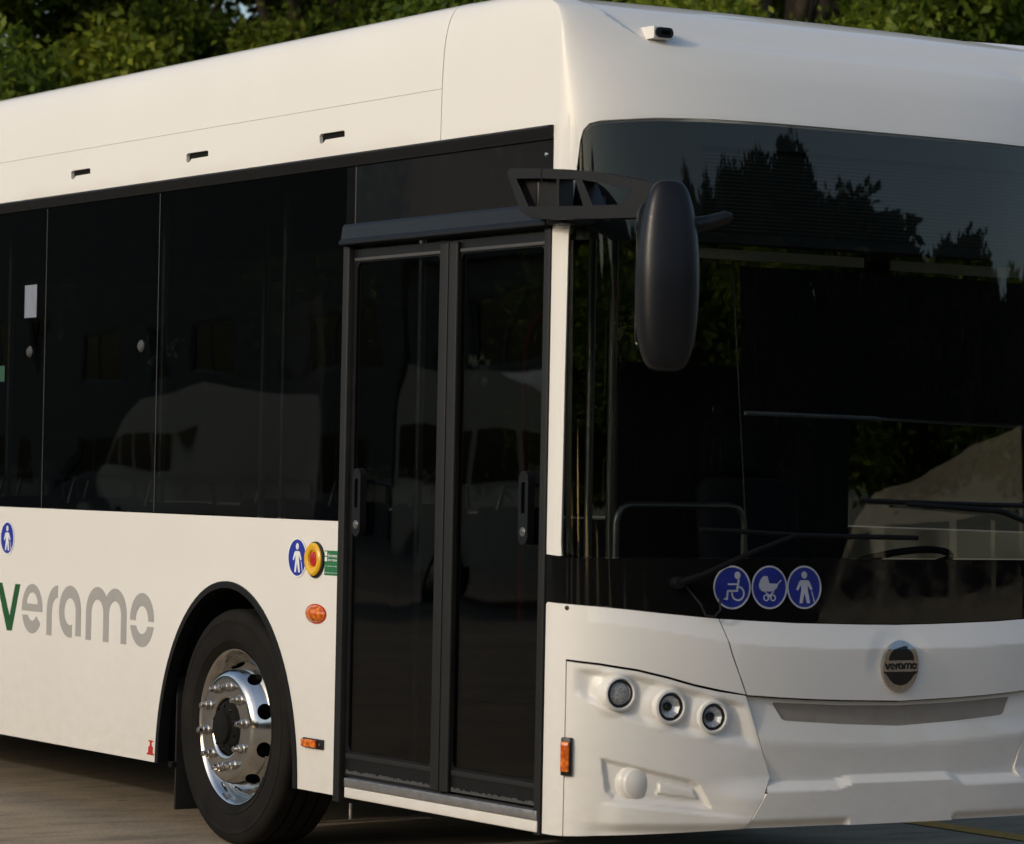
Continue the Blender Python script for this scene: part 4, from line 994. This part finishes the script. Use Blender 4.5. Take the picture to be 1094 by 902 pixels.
# ---- interior
bm = bmesh.new(); bm_extrude(bm, [(.05, 0), (2.45, 0), (2.45, 1.75), (1.86, 1.75), (1.86, 3.08), (2.45, 3.08), (2.45, 7.68), (1.86, 7.68), (1.86, 9.02), (2.45, 9.02), (2.45, LEN-.02), (.05, LEN-.02), (.05, 9.02), (.64, 9.02), (.64, 7.68), (.05, 7.68), (.05, 3.08), (.64, 3.08), (.64, 1.75), (.05, 1.75)], [], lambda q: Vector((q[0], q[1], .365)), (0, 0, .02)); from_bm('cabin_floor', bm, M['int_floor'], bus, 0)
box('cabin_ceiling', (.03, -.02, 2.72), (2.47, LEN-.02, 2.74), M['interior'], bus)
box('cabin_wall', (.5, LEN-.1, .40), (2.4, LEN-.06, 2.70), M['interior'], bus)
for x_ in (.016, 2.462):
    for a, b, c in ((1.50, 1.78, .40), (1.782, 3.06, 1.09), (3.062, 7.7, .40), (7.702, 9.0, 1.09), (9.002, LEN-.1, .40)): box('cabin_wall', (x_, a, c), (x_+.014, b, 1.33), M['interior'], bus)
box('overhead_panel', (.46, -.115, 2.312), (1.27, -.10, 2.349), M['interior_light'], bus, .004)
box('overhead_panel', (1.395, -.115, 2.308), (2.24, -.10, 2.346), M['interior_light'], bus, .004)
box('display_housing', (.35, .02, 2.40), (2.15, .33, 2.71), M['interior'], bus, .02)
box('dashboard', (.95, -.22, .95), (2.42, .28, 1.16), M['interior'], bus, .04)
box('front_wall', (.12, -.10, .39), (2.40, -.05, 1.05), M['interior'], bus, .02)
tube('grab_rail', [(.508, .35, 1.16), (.508, .35, 1.362), (.517, .35, 1.395), (.535, .35, 1.418), (.565, .35, 1.428), (1.021, .35, 1.430), (1.06, .35, 1.420), (1.08, .35, 1.395), (1.087, .35, 1.356), (1.087, .35, 1.16)], .013, M['steel'], bus, 10)
rl = tube('roller_blind_bar', [onsurf(.80, 1.760, -.10), onsurf(SC, 1.757, -.12), onsurf(2*SC-.35, 1.745, -.10)], .008, M['label_grey'], bus, 10)
patch('roller_blind', [(.80, 1.765), (2*SC-.35, 1.752), (2*SC-.35, 2.285), (.80, 2.285)], M['blind'], bus, off=-.115, th=.002, du=.05, vcut=[])
for s_, z0_, z1_ in ((.80, 1.30, 2.3), (2.44, 1.30, 2.3)): tube('blind_cord', [onsurf(s_-.04, z1_, -.10), onsurf(s_, z0_, -.10)], .003, M['seal_grey'], rl, 6)
for x, y in ((.42, 1.62), (.42, 2.75), (.42, 3.9), (.75, .75), (1.05, 1.35), (1.2, 4.4), (.42, 5.6)):
    tube('grab_pole', [(x, y, .39), (x, y, 2.70)], .016, M['steel'], bus, 12)
def make_seat(x, y, face=1):
    r = empty('seat', (x, y, .385), bus); r.rotation_euler = (0, 0, 0 if face > 0 else PI)
    bm = bmesh.new(); bm_box(bm, (-.21, -.20, .38), (.21, .22, .46), .03); from_bm('cushion', bm, M['seat'], r)
    bm = bmesh.new(); bm_box(bm, (-.21, .19, .44), (.21, .27, 1.02), .035, Matrix.Rotation(math.radians(-5), 4, 'X')); from_bm('backrest', bm, M['seat'], r)
    tube('pedestal', [(0, .05, 0), (0, .05, .39)], .035, M['interior'], r, 10)
    tube('seat_handle', [(-.17, .22, .98), (-.15, .20, 1.09), (0, .20, 1.11), (.15, .20, 1.09), (.17, .22, .98)], .012, M['steel'], r, 8)
    return r
s1 = make_seat(.33, 3.3)
for x, y in ((.33, 4.1), (.33, 4.9), (.33, 5.7), (2.15, 3.3), (2.15, 4.1), (2.15, 4.9), (1.7, 4.1), (.78, 4.9), (2.15, 5.7), (.78, 5.7)):
    c = s1.copy(); COL.objects.link(c); c.parent = bus; c.location = (x, y, .385)
    for ch in list(s1.children): d = ch.copy(); COL.objects.link(d); d.parent = c
# driver's place
ds = empty('driver_seat', (1.85, .95, .385), bus)
bm = bmesh.new(); bm_box(bm, (-.25, -.25, .42), (.25, .25, .54), .04); from_bm('cushion', bm, M['seat'], ds)
bm = bmesh.new(); bm_box(bm, (-.24, .22, .50), (.24, .34, 1.20), .05, Matrix.Rotation(math.radians(-8), 4, 'X')); bm_box(bm, (-.14, .30, 1.22), (.14, .40, 1.42), .04, Matrix.Rotation(math.radians(-8), 4, 'X')); from_bm('backrest', bm, M['seat'], ds)
sw = bmesh.new(); Ms = frame((1.85, .42, 1.20), Vector((0, .35, 1)))
bm_tube(sw, [Ms @ Vector((.23*math.cos(a), .23*math.sin(a), 0)) for a in np.linspace(0, 2*PI, 33)], .014, 8, False)
for a in (.5, 2.6, 4.7): bm_tube(sw, [Ms @ Vector((0, 0, -.03)), Ms @ Vector((.22*math.cos(a), .22*math.sin(a), 0))], .012, 8)
from_bm('steering_wheel', sw, M['black_trim'], bus, 60)
box('cab_partition', (1.25, 1.45, .40), (2.44, 1.48, 2.0), M['interior'], bus, .01)
box('entrance_wing', (.06, .0, .40), (.20, .02, 1.1), M['interior'], bus)
# red grab loop seen through the front door leaf
tube('door_grab_loop', [(.15, .42, 1.0), (.15, .42, 1.98), (.15, .38, 2.07), (.15, .31, 2.11), (.15, .12, 2.12)], .014, M['dark_red'], bus, 10)

# ------------------------------------------------------------------ van parked across the yard, seen mirrored in the windscreen
def make_van():
    v = empty('parked_van'); side = [(-2.9, .45), (-2.9, 1.15), (-2.6, 1.35), (-2.15, 1.50), (-1.45, 2.20), (-1.1, 2.42), (-.4, 2.62), (.6, 2.80), (2.9, 2.88), (2.98, 2.5), (2.98, .45)]
    bm = bmesh.new(); bm_extrude(bm, side, [], lambda q: Vector((q[0], -1.0, q[1])), (0, 2.0, 0)); from_bm('body', bm, M['van_paint'], v, 25)
    for y in (-1.012, 1.002):
        bm = bmesh.new()
        for P_ in ([(-2.0, 1.50), (-1.15, 1.50), (-1.15, 2.12), (-1.42, 2.08)], [(-.98, 1.50), (-.1, 1.50), (-.1, 2.15), (-.98, 2.15)], [(.1, 1.50), (1.3, 1.50), (1.3, 2.15), (.1, 2.15)], [(1.5, 1.50), (2.8, 1.50), (2.8, 2.15), (1.5, 2.15)]):
            bm_extrude(bm, P_, [], lambda q: Vector((q[0], y, q[1])), (0, .01, 0))
        from_bm('side_glass', bm, M['black_glass'], v, 0)
    for x in (-1.95, 1.75):
        for y in (-.98, .98):
            Mw = Matrix.Translation((x, y, .36)) @ Matrix.Rotation(PI/2, 4, 'X')
            w_ = lathe('wheel', [(.0, -.10), (.2, -.11), (.34, -.12), (.36, -.08), (.36, .08), (.34, .12), (.2, .11), (0, .10)], M['tyre'], v, 32, Mw)
            lathe('hubcap', [(.21, -.112), (.19, -.125), (0, -.13)], M['dull_chrome'], w_, 24, Mw); lathe('hubcap', [(.21, .112), (.19, .125), (0, .13)], M['dull_chrome'], w_, 24, Mw)
    return v
van = make_van(); van.location = (12.1, -12.3, 0); van.scale = (1.1, 1.1, 1.1); van.rotation_euler = (0, 0, math.radians(38))
tag(van, 'beige high roofed van across the yard, mirrored low in the windscreen', 'van')
van2 = make_van(); van2.location = (-15.5, 23.0, 0); van2.rotation_euler = (0, 0, math.radians(95))
tag(van2, 'beige high roofed van parked alongside the bus across the yard, mirrored in the door glass', 'van')
van3 = make_van(); van3.location = (-20.0, 42.0, 0); van3.rotation_euler = (0, 0, math.radians(-80))
tag(van3, 'beige high roofed van farther back across the yard, mirrored faintly in the side windows', 'van')
